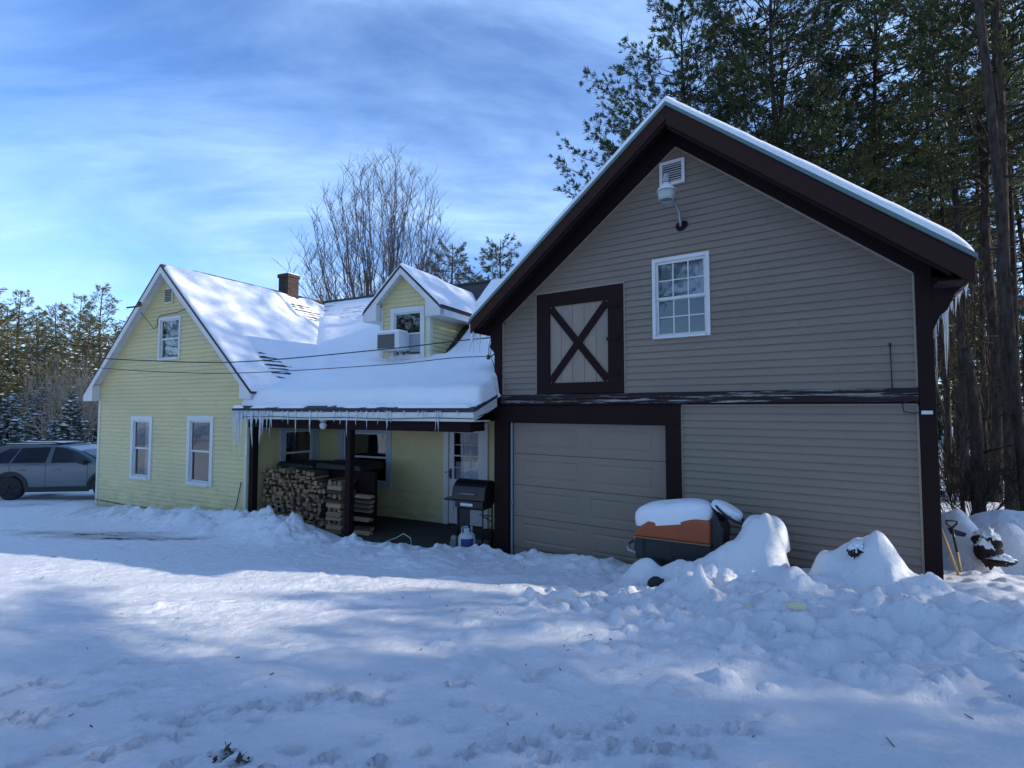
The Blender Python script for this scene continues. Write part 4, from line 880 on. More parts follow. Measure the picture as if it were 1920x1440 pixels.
m = MB(); rake(m, FB+0.036, FB+0.075, (AC, ZC-0.16), (AL+0.15, ZL-0.05+0.0), 0.13); rake(m, FB+0.037, FB+0.075, (AC, ZC-0.2), (AR_-0.2, ZR-0.03), 0.16); m.build('barge_board', M['brown'], gr, 0.004)
m = MB(); rake(m, FB-0.012, FB+0.002, (AC, ZC+0.008), (AL-0.012, ZL+0.006), 0.055); rake(m, FB-0.012, FB+0.002, (AC, ZC+0.008), (AR_+0.012, ZR+0.006), 0.055)
m.box(AR_+0.002, AR_+0.014, FB, GD+0.4, ZR-0.06, ZR+0.004); m.box(AL-0.014, AL-0.002, FB, GD+0.4, ZL-0.06, ZL+0.004); m.build('drip_edge', M['drip'], gr)
# purlins under the overhang, right eave rotten boards, scroll bracket left
for k in range(8): b = 0.5+k*0.95; m = MB(); m.hexa([(6.15, b, 1.45), (AR_-0.04, b, 1.40), (AR_-0.04, b+0.05, 1.40), (6.15, b+0.05, 1.45), (6.15, b, 1.70), (AR_-0.04, b, 1.52), (AR_-0.04, b+0.05, 1.52), (6.15, b+0.05, 1.70)]); m.build('rafter_tail', M['greyboard'], gr)
m = MB(); m.box(AR_-0.06, AR_-0.03, FB+0.08, GD, 1.36, 1.52); m.box(6.15, AR_-0.07, FB+0.08, GD, 1.36, 1.375); m.build('eave_board', M['greyboard'], gr)
m = MB(); m.box(AL+0.03, AL+0.055, FB+0.08, GD, 1.34, 1.50); m.build('eave_board', M['brown'], gr)
P = [(0.0, 1.50), (AL+0.06, 1.50), (AL+0.06, 1.38)]
for k in range(13):
    t_ = k/12; P.append((AL+0.08+(0.14-0.0)*t_+0.035*math.sin(t_*math.pi*3), 1.36-0.50*t_+0.03*math.cos(t_*math.pi*3)))
P.append((0.0, 0.80)); m = MB(); m.prism(P, -0.05, 0.05); m.build('scroll_bracket', M['brown'], gar)
m = MB(); P = [(6.14, 1.50), (6.40, 1.46), (6.40, 1.36), (6.34, 1.30), (6.27, 1.12), (6.20, 1.05), (6.14, 0.90)]; m.prism(P, -0.05, 0.0); m.build('scroll_bracket', M['brownworn'], gar)
# wires' insulator cluster at the left post, loops and box at the band's right end
m = MB(); m.tube([(-0.02, 0.02, 1.02), (-0.10, 0.0, 0.96), (-0.16, -0.02, 0.93)], 0.012, 6); m.lathe((-0.16, -0.02, 0.90), [(0.02, 0), (0.035, 0.02), (0.02, 0.05), (0.03, 0.08), (0.01, 0.09)], 10)
m.tube([(-0.15, -0.02, 0.97), (-0.16, 0, 1.15), (-0.12, 0, 1.28), (-0.10, 0, 1.15), (-0.13, 0, 0.97), (-0.05, 0, 0.8), (-0.02, 0, 0.7), (-0.02, -0.01, -0.1)], 0.007, 6); m.build('cable_bracket', M['cable'], gar)
m = MB(); m.tube([(5.93, -0.07, 0.16), (5.83, -0.09, 0.05), (5.84, -0.09, -0.03), (5.93, -0.08, -0.05), (6.02, -0.07, -0.03), (6.10, -0.07, -0.03)], 0.008, 6); m.build('power_lead', M['cable'], gar)
m = MB(); m.box(6.0, 6.10, -0.085, -0.057, -0.06, -0.02); m.build('outlet', M['white'], gar)
# antenna rod
m = MB(); m.tube([(5.742, -0.05, 0.245), (5.736, -0.05, 0.76)], 0.007, 6); m.tube([(5.736, -0.05, 0.745), (5.736, -0.05, 0.775)], 0.014, 8); o = m.build('antenna_rod', M['blackmetal']); o.matrix_world = TG
tag(o, 'thin black rod standing on the ledge at the right of the garage', 'rod')
# yard light
yl = empty('yard_light', Gw(3.33, 0)); yl.rotation_euler = (0, 0, -GA); tag(yl, 'white barn light on a bent arm below the garage gable vent', 'lamp')
m = MB(); m.lathe((0, -0.028, 2.67), [(0.075, 0), (0.075, 0.02), (0.04, 0.026)], 14, 'y'); m.lathe((0.05, -0.028, 2.69), [(0.05, 0), (0.05, 0.015), (0.02, 0.02)], 12, 'y'); m.build('wall_plate', M['brownworn'], yl)
m = MB(); m.tube([(0.0, -0.03, 2.66), (0.0, -0.06, 2.72), (-0.01, -0.09, 2.86), (-0.03, -0.22, 2.99), (-0.04, -0.42, 3.03), (-0.05, -0.5, 3.03)], [0.022, 0.022, 0.020, 0.016, 0.014, 0.014], 8); m.build('arm', M['steel'], yl)
lc = (-0.05, -0.55, 3.02)
m = MB(); m.lathe(lc, [(0.128, -0.01), (0.130, 0.0), (0.075, 0.075), (0.055, 0.085), (0.053, 0.10)], 24); m.build('lamp_cap', M['white'], yl)
m = MB(); m.lathe(lc, [(0.054, 0.10), (0.054, 0.185), (0.048, 0.195), (0.02, 0.20), (0.02, 0.225), (0.024, 0.23), (0.0, 0.24)], 20); m.build('ballast_can', M['steel'], yl)
m = MB(); m.lathe((lc[0], lc[1], lc[2]+0.199), [(0.046, 0), (0.04, 0.012), (0.02, 0.018)], 16); m.build('photocell', M['white'], yl)
m = MB(); pr = [(0.118, -0.012), (0.116, -0.05), (0.106, -0.10), (0.096, -0.14), (0.09, -0.142), (0.10, -0.10), (0.11, -0.05), (0.112, -0.012)]; m.lathe(lc, pr, 24)
gm = mat('lamp_refractor', (0.62, 0.66, 0.64), 0.2, trans=0.45, bump=(30, 0.4, 0.01, (3, 3, 0.3))); m.build('lamp_shade', gm, yl)

# snow on the garage roof, both slopes in one blanket
def th_g(a, b):
    t = 0.10+0.03*fbm(a*1.3, b*1.3, 3, 95)+0.012*fbm(a*7, b*7, 2, 96)+0.02*smooth01((a-AC)/2)
    return t*edge(b-FB+0.004, 0.07)*edge(AR_-a, 0.22)*edge(a-AL, 0.12)
snow_sheet('roof_snow', fine(AL+0.002, AR_-0.002, 0.03), fine(FB-0.006, GD+0.4, 0.06), lambda a, b: groof(a)+0.002, th_g, TG, 'smooth snow blanket on the tall garage roof')

# ================================================================== icicles
def icicle_mesh(seed, n=8):
    r_ = random.Random(seed); m = MB(); P = []; rad = []
    for k in range(9):
        t = k/8; P.append((0.012*math.sin(t*5+seed)*t, 0.012*math.cos(t*4+seed)*t, -t)); rad.append(max(0.0006, 0.020*(1-t)**0.85*(1+0.18*math.sin(t*26+seed))))
    m.tube(P, rad, n); o = m.build('icicle', M['ice']); me = o.data; bpy.data.objects.remove(o); return me
ICM = [icicle_mesh(k) for k in range(4)]
def icicle(p, L, w, label, group):
    o = bpy.data.objects.new('icicle', random.choice(ICM)); col.objects.link(o); o.location = p; o.scale = (w*1.25, w*1.25, L); o.rotation_euler = (random.uniform(-.02, .02), random.uniform(-.02, .02), random.uniform(0, 6))
    tag(o, label, 'icicle', group)
gi = 'icicles along the porch eave'
for k in range(34):
    a = 0.02+1.25*(k/34)**1.05+random.uniform(-.012, .012); L = random.choice([0.12, 0.2, 0.3, 0.45, 0.6])*random.uniform(0.8, 1.2)*(1.15 if a < 0.45 else 0.9)
    icicle(Hw(a, PE-0.005, -0.03), L, random.uniform(0.5, 1.0), 'icicle in the dense fringe at the corner of porch roof nearest the yellow gable', 'icicle fringe at the gable end of the porch')
for a, L in ((0.06, 0.95), (0.13, 0.80), (0.20, 1.02), (0.33, 0.72), (0.62, 0.80), (0.90, 0.75)):
    icicle(Hw(a, PE-0.005, -0.03), L, 1.2, 'long icicle hanging low in the fringe at the gable end of the porch', 'long icicles at the gable end of the porch')
for a, L in ((1.55, 0.22), (1.7, 0.30), (1.92, 0.55), (2.1, 0.12), (2.32, 0.55), (2.5, 0.16), (2.62, 0.10), (2.95, 0.22), (3.1, 0.28), (3.28, 0.55), (3.5, 0.3), (3.62, 0.18), (3.75, 0.34), (3.9, 0.14), (4.02, 0.26), (4.2, 0.38), (4.24, 0.30), (4.3, 0.25), (4.6, 0.08), (4.9, 0.1), (5.0, 0.14), (5.06, 0.12), (5.26, 0.36), (5.31, 0.40), (5.36, 0.16), (5.7, 0.1)):
    icicle(Hw(a, PE-0.006, -0.03), L*random.uniform(.9, 1.1), random.uniform(0.45, 0.9), 'thin icicle hanging from the open middle stretch of the porch eave', gi)
for k, (b, L, w) in enumerate([(-0.42, 0.52, 2.2), (-0.38, 0.80, 0.9), (-0.30, 0.36, 1.4), (-0.18, 0.6, 1.0), (0.02, 0.26, 1.0), (0.2, 0.3, 1.1), (0.45, 0.24, 1), (0.7, 0.3, 1.2), (1.0, 0.24, 1.0), (1.3, 0.3, 1.0), (1.6, 0.25, 1.0), (2.0, 0.3, 1.0)]):
    icicle(Gw(AL-0.01, b, ZL-0.05), L, w, 'thick clear icicle at the low front corner of the garage roof beside the dormer' if k == 0 else 'icicle under the garage eave beside the dormer', 'icicles on the garage eave beside the dormer')
for k in range(26):
    b = 0.1+k*0.15+random.uniform(-.02, .02); L = random.uniform(0.15, 0.5)+(0.9 if random.random() < 0.3 and b > 0.8 else 0)
    icicle(Gw(AR_-0.0, b, ZR-0.06), L, random.uniform(0.5, 0.9), 'long icicle hanging from the garage eave on the forest side', 'icicles on the forest side of the garage')

# ================================================================== window air conditioner
ac = empty('air_conditioner', HO, -HA); tag(ac, 'white window air conditioner with snow on top, propped in the dormer window', 'air conditioner')
m = MB(); ax0, ax1, ay0, ay1, az0, az1 = 2.22, 2.86, 1.60, 1.99, 1.34, 1.74
m.box(ax0, ax1, ay0, ay1, az0, az1); m.build('case', M['white'], ac, 0.012, 3)
m = MB(); m.box(ax0+0.03, ax1-0.12, ay0-0.006, ay0+0.01, az0+0.04, az1-0.04); m.build('coil_grille', mat('coil', (0.09, 0.085, 0.08), 0.6, bump=(160, 0.8, 0.004, (1, 1, 0.05))), ac)
m = MB(); m.box(ax0-0.005, ax1+0.005, ay0-0.01, ay1-0.06, az1+0.001, az1+0.055); m.build('snow_cap', M['snow'], ac, 0.024, 4)
m = MB()
for x in (ax0+0.12, ax1-0.05): m.tube([(x, 1.955, az0-0.02), (x, ay0+0.02, az0-0.015)], 0.010, 6); m.tube([(x, ay0+0.03, az0-0.02), (x+0.02, 1.955, az0-0.34)], 0.009, 6); m.tube([(x, ay0+0.16, az0-0.02), (x, ay0+0.16, az0-0.14)], 0.008, 6)
m.build('support_bracket', M['white'], ac)
m = MB(); m.box(ax1, 3.20, 1.985, 1.998, az0-0.03, az1-0.02); m.build('side_curtain', mat('accordion', (0.28, 0.31, 0.36), 0.6, bump=(60, 0.6, 0.01, (1, 1, 0.1))), ac)

# ================================================================== overhead wires
def wire(pts, r_, name, label):
    P = []
    for k in range(len(pts)-1):
        p0, p1, p2, p3 = [Vector(pts[max(0, min(len(pts)-1, k+j))]) for j in (-1, 0, 1, 2)]
        for s in range(8):
            t = s/8; P.append(0.5*((2*p1)+(-p0+p2)*t+(2*p0-5*p1+4*p2-p3)*t*t+(-p0+3*p1-3*p2+p3)*t**3))
    P.append(Vector(pts[-1])); m = MB(); m.tube(P, r_, 6); o = m.build(name, M['cable']); tag(o, label, 'wire', 'overhead service wires'); return o
def wp(x, y, off=0.0):
    t = (x-960)/960; Y = (9.2-0.0704)/(1+0.176*t)+off; return at(x, y, Y)
wire([wp(-330, 585), wp(-150, 618), wp(0, 643), wp(150, 668), wp(300, 677), wp(460, 678), wp(720, 655), wp(850, 640), Gw(-0.12, 0, 1.30)], 0.011, 'overhead_wire', 'thicker black overhead wire crossing the gable to the garage')
wire([wp(-330, 600), wp(-150, 638), wp(0, 664), wp(150, 686), wp(300, 697), wp(460, 699), wp(720, 684), wp(850, 671), Gw(-0.15, 0, 0.96)], 0.008, 'overhead_wire', 'thinner lower overhead wire crossing the gable to the garage')
wire([at(-300, 590, 15), at(0, 620, 14.5), at(110, 633, 14.3), at(240, 641, 14.2)], 0.010, 'overhead_wire', 'topmost overhead wire ending behind the gable roof')
wire([at(-300, 600, 15), at(0, 633, 14.5), at(110, 645, 14.3), at(240, 654, 14.2)], 0.010, 'overhead_wire', 'second overhead wire ending behind the gable roof')
m = MB(); m.lathe(tuple(at(262, 574, 12.35)), [(0.03, 0), (0.05, 0.03), (0.03, 0.06), (0.05, 0.09), (0.02, 0.11)], 10); m.tube([at(262, 574, 12.35), at(238, 577, 12.5)], 0.02, 6)
tag(m.build('wire_insulator', M['greyboard']), 'small grey wire insulator on the left rake of the gable', 'insulator')

# ================================================================== firewood
def log_mesh(seed, kind, L=0.42):
    r_ = random.Random(seed); m = MB()
    if kind == 'round': poly = [(math.cos(k*math.pi/5)*0.06*r_.uniform(.9, 1.1), math.sin(k*math.pi/5)*0.06*r_.uniform(.9, 1.1)) for k in range(10)]
    elif kind == 'wedge': poly = [(-0.065, -0.035), (-0.01, -0.055), (0.06, -0.04), (0.07, -0.01), (0.0, 0.065), (-0.02, 0.06)]
    elif kind == 'half': poly = [(-0.08, -0.03), (0.08, -0.028), (0.07, 0.01), (0.035, 0.04), (-0.03, 0.042), (-0.07, 0.015)]
    else: poly = [(-0.05, -0.05), (0.045, -0.045), (0.06, 0.03), (0.0, 0.055), (-0.055, 0.03)]
    poly = [(x*r_.uniform(.88, 1.12), z*r_.uniform(.88, 1.12)) for x, z in poly]
    n = len(poly); rings = []
    for y, s in ((0, 0.95), (0.015, 1.0), (L*0.5, r_.uniform(.95, 1.08)), (L-0.01, 1.0)):
        rings.append([m.pt((x*s, y, z*s)) for x, z in poly])
    m.m = 1; m.face(rings[0]); m.face(rings[-1][::-1])
    for a_, b_ in zip(rings[:-1], rings[1:]):
        for k in range(n):
            m.m = 0 if (kind == 'round' or k in (0, 1)) else 2
            m.face([a_[(k+1) % n], a_[k], b_[k], b_[(k+1) % n]])
    o = m.build('firewood_log', [M['logbark'], M['logend'], M['logsplit']]); me = o.data; bpy.data.objects.remove(o); return me
KINDS_ = ['round', 'wedge', 'half', 'quarter']
LOGM = {k: [log_mesh(i*7+j, k) for j in range(3)] for i, k in enumerate(KINDS_)}
def put_log(a, b, z, kind, roll, yaw=0, sc_=1.0, end=True, hz=False):
    o = bpy.data.objects.new('firewood_log', random.choice(LOGM[kind])); col.objects.link(o)
    o.matrix_world = TH @ Matrix.Translation((a, b, z)) @ Matrix.Rotation(yaw, 4, 'Z') @ Matrix.Rotation(roll, 4, 'Y') @ Matrix.Diagonal((sc_, 1, sc_, 1))
    if hz: tag(o, 'pale split log lying crosswise in the cribbed end of the firewood stack by the post', 'log', 'crosswise logs at the end of the stack')
    else: tag(o, {'round': 'round unsplit log end showing in the porch firewood stack', 'wedge': 'wedge-shaped split log end in the porch firewood stack', 'half': 'half-round split log end in the porch firewood stack', 'quarter': 'quartered split log end in the porch firewood stack'}[kind], 'log', 'logs in the firewood stack with their ends showing')
rz_ = random.Random(5); z = -2.46; row = 0
while z < -1.34:
    a = 0.26+rz_.uniform(-.03, .03); top = -1.33-0.10*smooth01((a-1.6)/0.8)
    amax = 1.98+rz_.uniform(-.08, .08)
    if z > -1.45: amax = 1.75
    while a < amax:
        k = rz_.choice(['round', 'wedge', 'wedge', 'half', 'quarter']); s = rz_.uniform(0.55, 1.05)
        put_log(a, 0.30+rz_.uniform(-.07, .05), z+rz_.uniform(-.02, .02), k, rz_.uniform(0, 6.28) if k != 'half' else rz_.choice([0, 3.14])+rz_.uniform(-.4, .4), rz_.uniform(-.06, .06), s)
        a += 0.112*s+0.012
    z += 0.092; row += 1
z = -2.48; k = 0
while z < -1.45:
    if k % 3 != 2:
        for yb in (0.30, 0.43, 0.56): put_log(2.56+rz_.uniform(-.03, .03), yb, z, 'half' if rz_.random() < .6 else 'quarter', rz_.choice([0, 3.14])+rz_.uniform(-.2, .2), math.pi/2+rz_.uniform(-.05, .05), 0.95, hz=True)
    else:
        for a in (2.20, 2.33, 2.46): put_log(a, 0.28, z, rz_.choice(['wedge', 'half', 'quarter']), rz_.uniform(0, 6), 0, 0.95)
    z += 0.088; k += 1
z = -2.46
while z < -1.5:
    put_log(3.20, 0.42+rz_.uniform(-.03, .03), z, 'half', rz_.choice([0, 3.14]), math.pi/2, 0.9, hz=True); z += rz_.choice([0.085, 0.09, 0.18, 0.26])
m = MB(); m.box(0.22, 2.95, 0.78, 0.86, -2.5, -1.30); o = m.build('dark_log_backing', M['brown']); o.matrix_world = TH; tag(o, 'added dark partition standing behind the stacked firewood', 'backing')  # added dark sheet so the gaps between logs read as deep shade
for (a0, a1, b0, b1, z0_, z1_, lb) in [(0.25, 1.45, 0.55, 1.2, -1.29, -1.20, 'dark flat board pile on top of the firewood under the narrow window'), (1.40, 2.75, 0.6, 1.3, -1.285, -1.16, 'dark tarp-wrapped bundle on top of the firewood beside the post')]:
    m = MB(); m.hexa([(a0, b0, z0_), (a1, b0, z0_), (a1, b1, z0_), (a0, b1, z0_), (a0+.03, b0+.05, z1_), (a1-.1, b0+.03, z1_-.02), (a1-.05, b1, z1_+0.03), (a0, b1, z1_)])
    o = m.build('board_pile' if 'board' in lb else 'tarp_bundle', mat('dark_tarp', (0.012, 0.012, 0.016), 0.6, bump=(6, 0.8, 0.05)), None, 0.02, 3); o.matrix_world = TH; tag(o, lb, 'boards' if 'board' in lb else 'tarp')

# ================================================================== grill and gas bottle
gl = empty('gas_grill', Hw(5.45, 0.62, -2.5), -HA); tag(gl, 'black gas grill with closed barrel lid and side shelf beside the porch door', 'grill')
m = MB(); n = 14; P = []
for k in range(n+1): t_ = math.pi*k/n; P.append((0.26*math.cos(t_), 0.86+0.02+0.34*math.sin(t_)**0.8 if k not in (0, n) else 0.87))
m.T = lambda p, q, z: (q, p, z); m.prism([(p, z) for p, z in P], -0.34, 0.34); m.build('lid', M['blackmetal'], gl, 0.02, 3)
m = MB(); m.hexa([(-0.26, -0.18, 0.70), (0.26, -0.18, 0.70), (0.26, 0.18, 0.70), (-0.26, 0.18, 0.70), (-0.31, -0.235, 0.865), (0.31, -0.235, 0.865), (0.31, 0.235, 0.865), (-0.31, 0.235, 0.865)]); m.build('firebox', M['blackmetal'], gl, 0.01)
m = MB(); m.box(-0.56, -0.32, -0.18, 0.18, 0.83, 0.87); m.build('side_shelf', M['blackmetal'], gl, 0.01)
m = MB(); m.tube([(-0.16, -0.24, 1.0), (-0.16, -0.30, 1.0), (0.16, -0.30, 1.0), (0.16, -0.24, 1.0)], 0.014, 8); m.build('handle', M['steel'], gl)
m = MB(); m.box(-0.15, 0.10, -0.262, -0.24, 0.775, 0.825); m.build('control_plate', M['white'], gl, 0.004)
m = MB(); m.box(-0.28, 0.30, -0.24, -0.18, 0.74, 0.86); m.build('control_panel', M['blackmetal'], gl, 0.006)
for (x, y) in ((-0.26, -0.17), (-0.26, 0.17), (0.26, -0.17), (0.26, 0.17)): m = MB(); m.tube([(x, y, 0.0), (x, y, 0.75)], 0.016, 8); m.build('leg', M['blackmetal'], gl)
m = MB(); m.box(-0.27, -0.02, -0.16, -0.14, 0.10, 0.72); m.box(-0.27, 0.27, -0.15, 0.15, 0.08, 0.10); m.build('cart_panel', M['blackmetal'], gl, 0.005)
m = MB(); m.tube([(0.27, -0.16, 0.6), (0.27, 0.16, 0.45)], 0.010, 6); m.tube([(0.0, -0.16, 0.35), (0.27, -0.16, 0.35)], 0.010, 6); m.tube([(0.0, 0.16, 0.55), (0.27, 0.16, 0.55)], 0.010, 6); m.build('brace_rod', M['blackmetal'], gl)
for x in (0.24,): m = MB(); m.lathe((x, -0.21, 0.07), [(0.07, 0), (0.07, 0.03)], 18, 'y'); m.build('wheel', M['black'], gl)
tk = empty('propane_tank', Hw(5.55, 0.18, -2.5), -HA); tag(tk, 'squat white and grey propane tank with a blue label in front of the grill', 'gas tank')
tm = mat('tank_paint', (0.42, 0.46, 0.48), 0.4)
m = MB(); m.lathe((0, 0, 0), [(0.10, 0.0), (0.10, 0.03), (0.12, 0.035), (0.145, 0.07), (0.15, 0.12), (0.15, 0.27), (0.14, 0.32), (0.10, 0.365), (0.04, 0.38)], 26); m.build('tank_body', tm, tk)
m = MB()
for k in range(17):
    a0_, a1_ = R(20+k*18), R(20+(k+1)*18)
    if k in (3, 4, 12, 13): continue
    c = [(math.cos(t_)*0.095, math.sin(t_)*0.095) for t_ in (a0_, a1_)]; d_ = [(x*0.94, y*0.94) for x, y in c]
    m.hexa([(c[0][0], c[0][1], 0.35), (c[1][0], c[1][1], 0.35), (d_[1][0], d_[1][1], 0.35), (d_[0][0], d_[0][1], 0.35), (c[0][0], c[0][1], 0.46), (c[1][0], c[1][1], 0.46), (d_[1][0], d_[1][1], 0.46), (d_[0][0], d_[0][1], 0.46)])
m.build('collar', tm, tk)
m = MB(); m.lathe((0, 0, 0.37), [(0.02, 0), (0.02, 0.05), (0.03, 0.055), (0.03, 0.075)], 10); m.build('valve', M['blackmetal'], tk)
m = MB()
for k in range(8):
    t0_, t1_ = R(-100+k*11), R(-100+(k+1)*11); rr_ = 0.1515
    m.poly([(rr_*math.cos(t0_), rr_*math.sin(t0_), 0.10), (rr_*math.cos(t1_), rr_*math.sin(t1_), 0.10), (rr_*math.cos(t1_), rr_*math.sin(t1_), 0.29), (rr_*math.cos(t0_), rr_*math.sin(t0_), 0.29)])
m.build('tank_label', mat('blue_label', (0.03, 0.04, 0.16), 0.5), tk)
m = MB(); m.hexa([(-0.08, -0.06, 0), (0.08, -0.06, 0), (0.08, 0.06, 0), (-0.08, 0.06, 0), (-0.03, -0.04, 0.26), (0.07, -0.04, 0.24), (0.07, 0.05, 0.24), (-0.03, 0.05, 0.26)]); o = m.build('charcoal_bag', mat('bag', (0.10, 0.14, 0.14), 0.5, noise=(8, 0.8, (0.35, 0.40, 0.38))), None, 0.02, 3)
o.matrix_world = Matrix.Translation(Hw(5.20, 0.30, -2.5)) @ Matrix.Rotation(-HA, 4, 'Z'); tag(o, 'small slumped bag on the porch floor left of the gas tank', 'bag')
m = MB(); m.tube([Hw(3.75, 0.2, -2.495), Hw(3.95, 0.25, -2.42), Hw(4.1, 0.28, -2.33), Hw(4.25, 0.3, -2.40), Hw(4.35, 0.2, -2.49), Hw(4.1, 0.1, -2.49)], 0.008, 6); o = m.build('garden_wire', M['white']); tag(o, 'loop of pale wire lying on the porch floor', 'wire')

# ================================================================== riding mower under the snow
tr = empty('riding_mower', Gw(2.90, -0.70, -2.25), -GA); tag(tr, 'orange and black riding mower half buried in snow before the garage', 'riding mower')
OR = mat('orange_hood', (0.34, 0.075, 0.018), 0.4, noise=(2.5, 0.6, (0.24, 0.055, 0.02))); BL = mat('mower_black', (0.012, 0.014, 0.018), 0.45)
m = MB(); m.prism([(0.0, 0.58), (0.97, 0.60), (0.97, 0.88), (0.80, 0.89), (0.20, 0.80), (0.02, 0.66)], -0.26, 0.26); m.build('hood', OR, tr, 0.03, 3)
m = MB(); m.prism([(0.02, 0.30), (0.70, 0.20), (0.98, 0.25), (0.98, 0.598), (0.02, 0.578)], -0.245, 0.245); m.build('engine_housing', BL, tr, 0.015)
m = MB(); m.box(-0.008, 0.012, -0.2, 0.2, 0.34, 0.58); m.box(0.06, 0.5, -0.2475, -0.2455, 0.34, 0.56); m.build('side_grille', mat('grille', (0.02, 0.022, 0.025), 0.6), tr)
m = MB(); m.tube([(0.06, -0.22, 0.36), (-0.08, -0.22, 0.38), (-0.12, -0.14, 0.44), (-0.12, 0.14, 0.44), (-0.08, 0.22, 0.38), (0.06, 0.22, 0.36)], 0.022, 8); m.build('bumper', M['steel'], tr)
m = MB(); m.prism([(0.94, 0.5), (1.10, 0.5), (1.12, 0.78), (1.02, 0.98), (0.94, 0.88)], -0.20, 0.20); m.build('dashboard', BL, tr, 0.02)
m = MB(); c = Vector((1.15, 0.0, 0.96)); nrm = Vector((0.55, 0, 0.83)).normalized(); uu = nrm.cross(Vector((0, 1, 0))).normalized(); vv = Vector((0, 1, 0)); ring = [c+(uu*math.cos(t_)+vv*math.sin(t_))*0.19 for t_ in [2*math.pi*k/28 for k in range(29)]]
m.tube(ring, 0.016, 8, False); m.tube([(1.04, 0, 0.85), c], 0.025, 8)
for t_ in (0.3, 2.4, 4.5): m.tube([c, c+(uu*math.cos(t_)+vv*math.sin(t_))*0.18], 0.012, 6)
m.build('steering_wheel', BL, tr)
m = MB(); m.prism([(1.36, 0.60), (1.64, 0.56), (1.74, 0.90), (1.67, 0.92), (1.58, 0.68), (1.36, 0.70)], -0.23, 0.23); m.build('seat', BL, tr, 0.03, 3)
m = MB(); m.prism([(1.15, 0.40), (1.66, 0.36), (1.69, 0.50), (1.62, 0.58), (1.30, 0.58), (1.15, 0.5)], -0.42, 0.42); m.build('fender', OR, tr, 0.03)
for x, y, r_ in ((0.30, -0.38, 0.19), (0.30, 0.38, 0.19), (1.50, -0.40, 0.24), (1.50, 0.40, 0.24)):
    m = MB(); m.lathe((x, y-0.06, r_-0.03), [(r_*0.55, 0), (r_*0.9, 0.0), (r_, 0.03), (r_, 0.10), (r_*0.9, 0.13), (r_*0.55, 0.13)], 24, 'y'); w = m.build('wheel', M['black'], tr)
    m = MB(); m.lathe((x, y-0.055, r_-0.03), [(r_*0.12, -0.004), (r_*0.54, 0.0), (r_*0.54, 0.11)], 18, 'y'); m.build('rim', M['steel'], w)
m = MB(); m.lathe((0.50, -0.86, 0.20), [(0.03, -0.035), (0.085, -0.035), (0.105, -0.02), (0.105, 0.02), (0.085, 0.035), (0.03, 0.035)], 20, 'y'); m.build('deck_wheel', M['black'], tr)
m = MB(); m.tube([(0.50, -0.86, 0.22), (0.55, -0.6, 0.24), (0.7, -0.4, 0.2)], 0.02, 6); m.box(0.5, 1.1, -0.42, 0.42, 0.08, 0.20); m.build('mower_deck', BL, tr, 0.03)
m = MB(); m.box(0.62, 0.9, -0.252, -0.246, 0.30, 0.34); m.box(0.12, 0.16, -0.252, -0.246, 0.26, 0.58); m.build('housing_rib', M['black'], tr)
m = MB(); m.prism([(0.02, 0.572), (0.97, 0.592), (0.97, 0.604), (0.02, 0.584)], -0.272, 0.272); m.build('hood_lip', mat('pale_lip', (0.30, 0.16, 0.09), 0.5), tr)
for s in (-1, 1): m = MB(); m.box(-0.012, 0.004, *sorted((0.08*s, 0.20*s)), 0.50, 0.57); m.build('headlight', mat('mower_lens', (0.35, 0.35, 0.33), 0.15), tr)
# snow resting on the hood and wheel
def dome(name, cx, cy, cz, rx, ry, rz, T, label, seed, flat=0.3, pw=2.6):
    n, k = 40, 20; V = []; F = []; r_ = np.random.default_rng(seed)
    th = np.linspace(0, 2*np.pi, n, endpoint=False); ph = np.linspace(0, 1, k)
    for j, p in enumerate(ph):
        rr_ = np.sin(p*np.pi*0.5)**0.7 if j else 0
        for i, t_ in enumerate(th):
            c, s = math.cos(t_), math.sin(t_); q = (abs(c)**pw+abs(s)**pw)**(-1/pw)
            x, y = rr_*q*c, rr_*q*s; z = (1-p**2.2)**0.62 if j < k-1 else 0
            nz_ = 0.10*(float(vnoise(x*2.2+seed, y*2.2))-0.5)
            V.append((cx+x*rx*(1+nz_), cy+y*ry*(1+nz_), cz+rz*(z+nz_*1.2*(1-p))))
    for j in range(k-1):
        for i in range(n): F.append((j*n+i, j*n+(i+1) % n, (j+1)*n+(i+1) % n, (j+1)*n+i))
    # rounded underside lip
    o = np_mesh(name, np.array(V), np.array(F), M['snow'], True); o.matrix_world = T; tag(o, label, 'snow', None, 'stuff'); return o
TT = Matrix.Translation(Gw(2.90, -0.70, -2.25)) @ Matrix.Rotation(-GA, 4, 'Z')
dome('hood_snow', 0, 0, 0, 0.52, 0.272, 0.27, TT @ Matrix.Translation((0.49, 0.0, 0.785)) @ Matrix.Rotation(R(-10), 4, 'Y'), 'thick rounded snow cushion on the orange mower hood', 3)
dome('wheel_snow', 0, 0, 0, 0.19, 0.17, 0.10, TT @ Matrix.Translation((1.10, 0.02, 0.965)) @ Matrix.Rotation(R(25), 4, 'Y'), 'snow resting on the mower steering wheel', 5, pw=2)
dome('seat_snow', 0, 0, 0, 0.25, 0.34, 0.38, TT @ Matrix.Translation((1.56, -0.06, 0.60)) @ Matrix.Rotation(R(-6), 4, 'Y'), 'pointed snow hood over the mower seat', 9, pw=2.1)

# machine under the second mound: dark lumps stand for its openings
BURIED = []
for (px_, py_, lb, s) in [(1613, 1030, 'dark lump standing for the upper hole in the rounded snow mound', 0.06), (1663, 1063, 'dark lump standing for the lower hole of the rounded snow mound', 0.045), (1412, 1078, 'small dark bit poking out below the mower seat', 0.035)]:
    p = on_snow(px_, py_)+Vector((0, s*0.75, -s*0.3)); BURIED.append((p, s, lb))

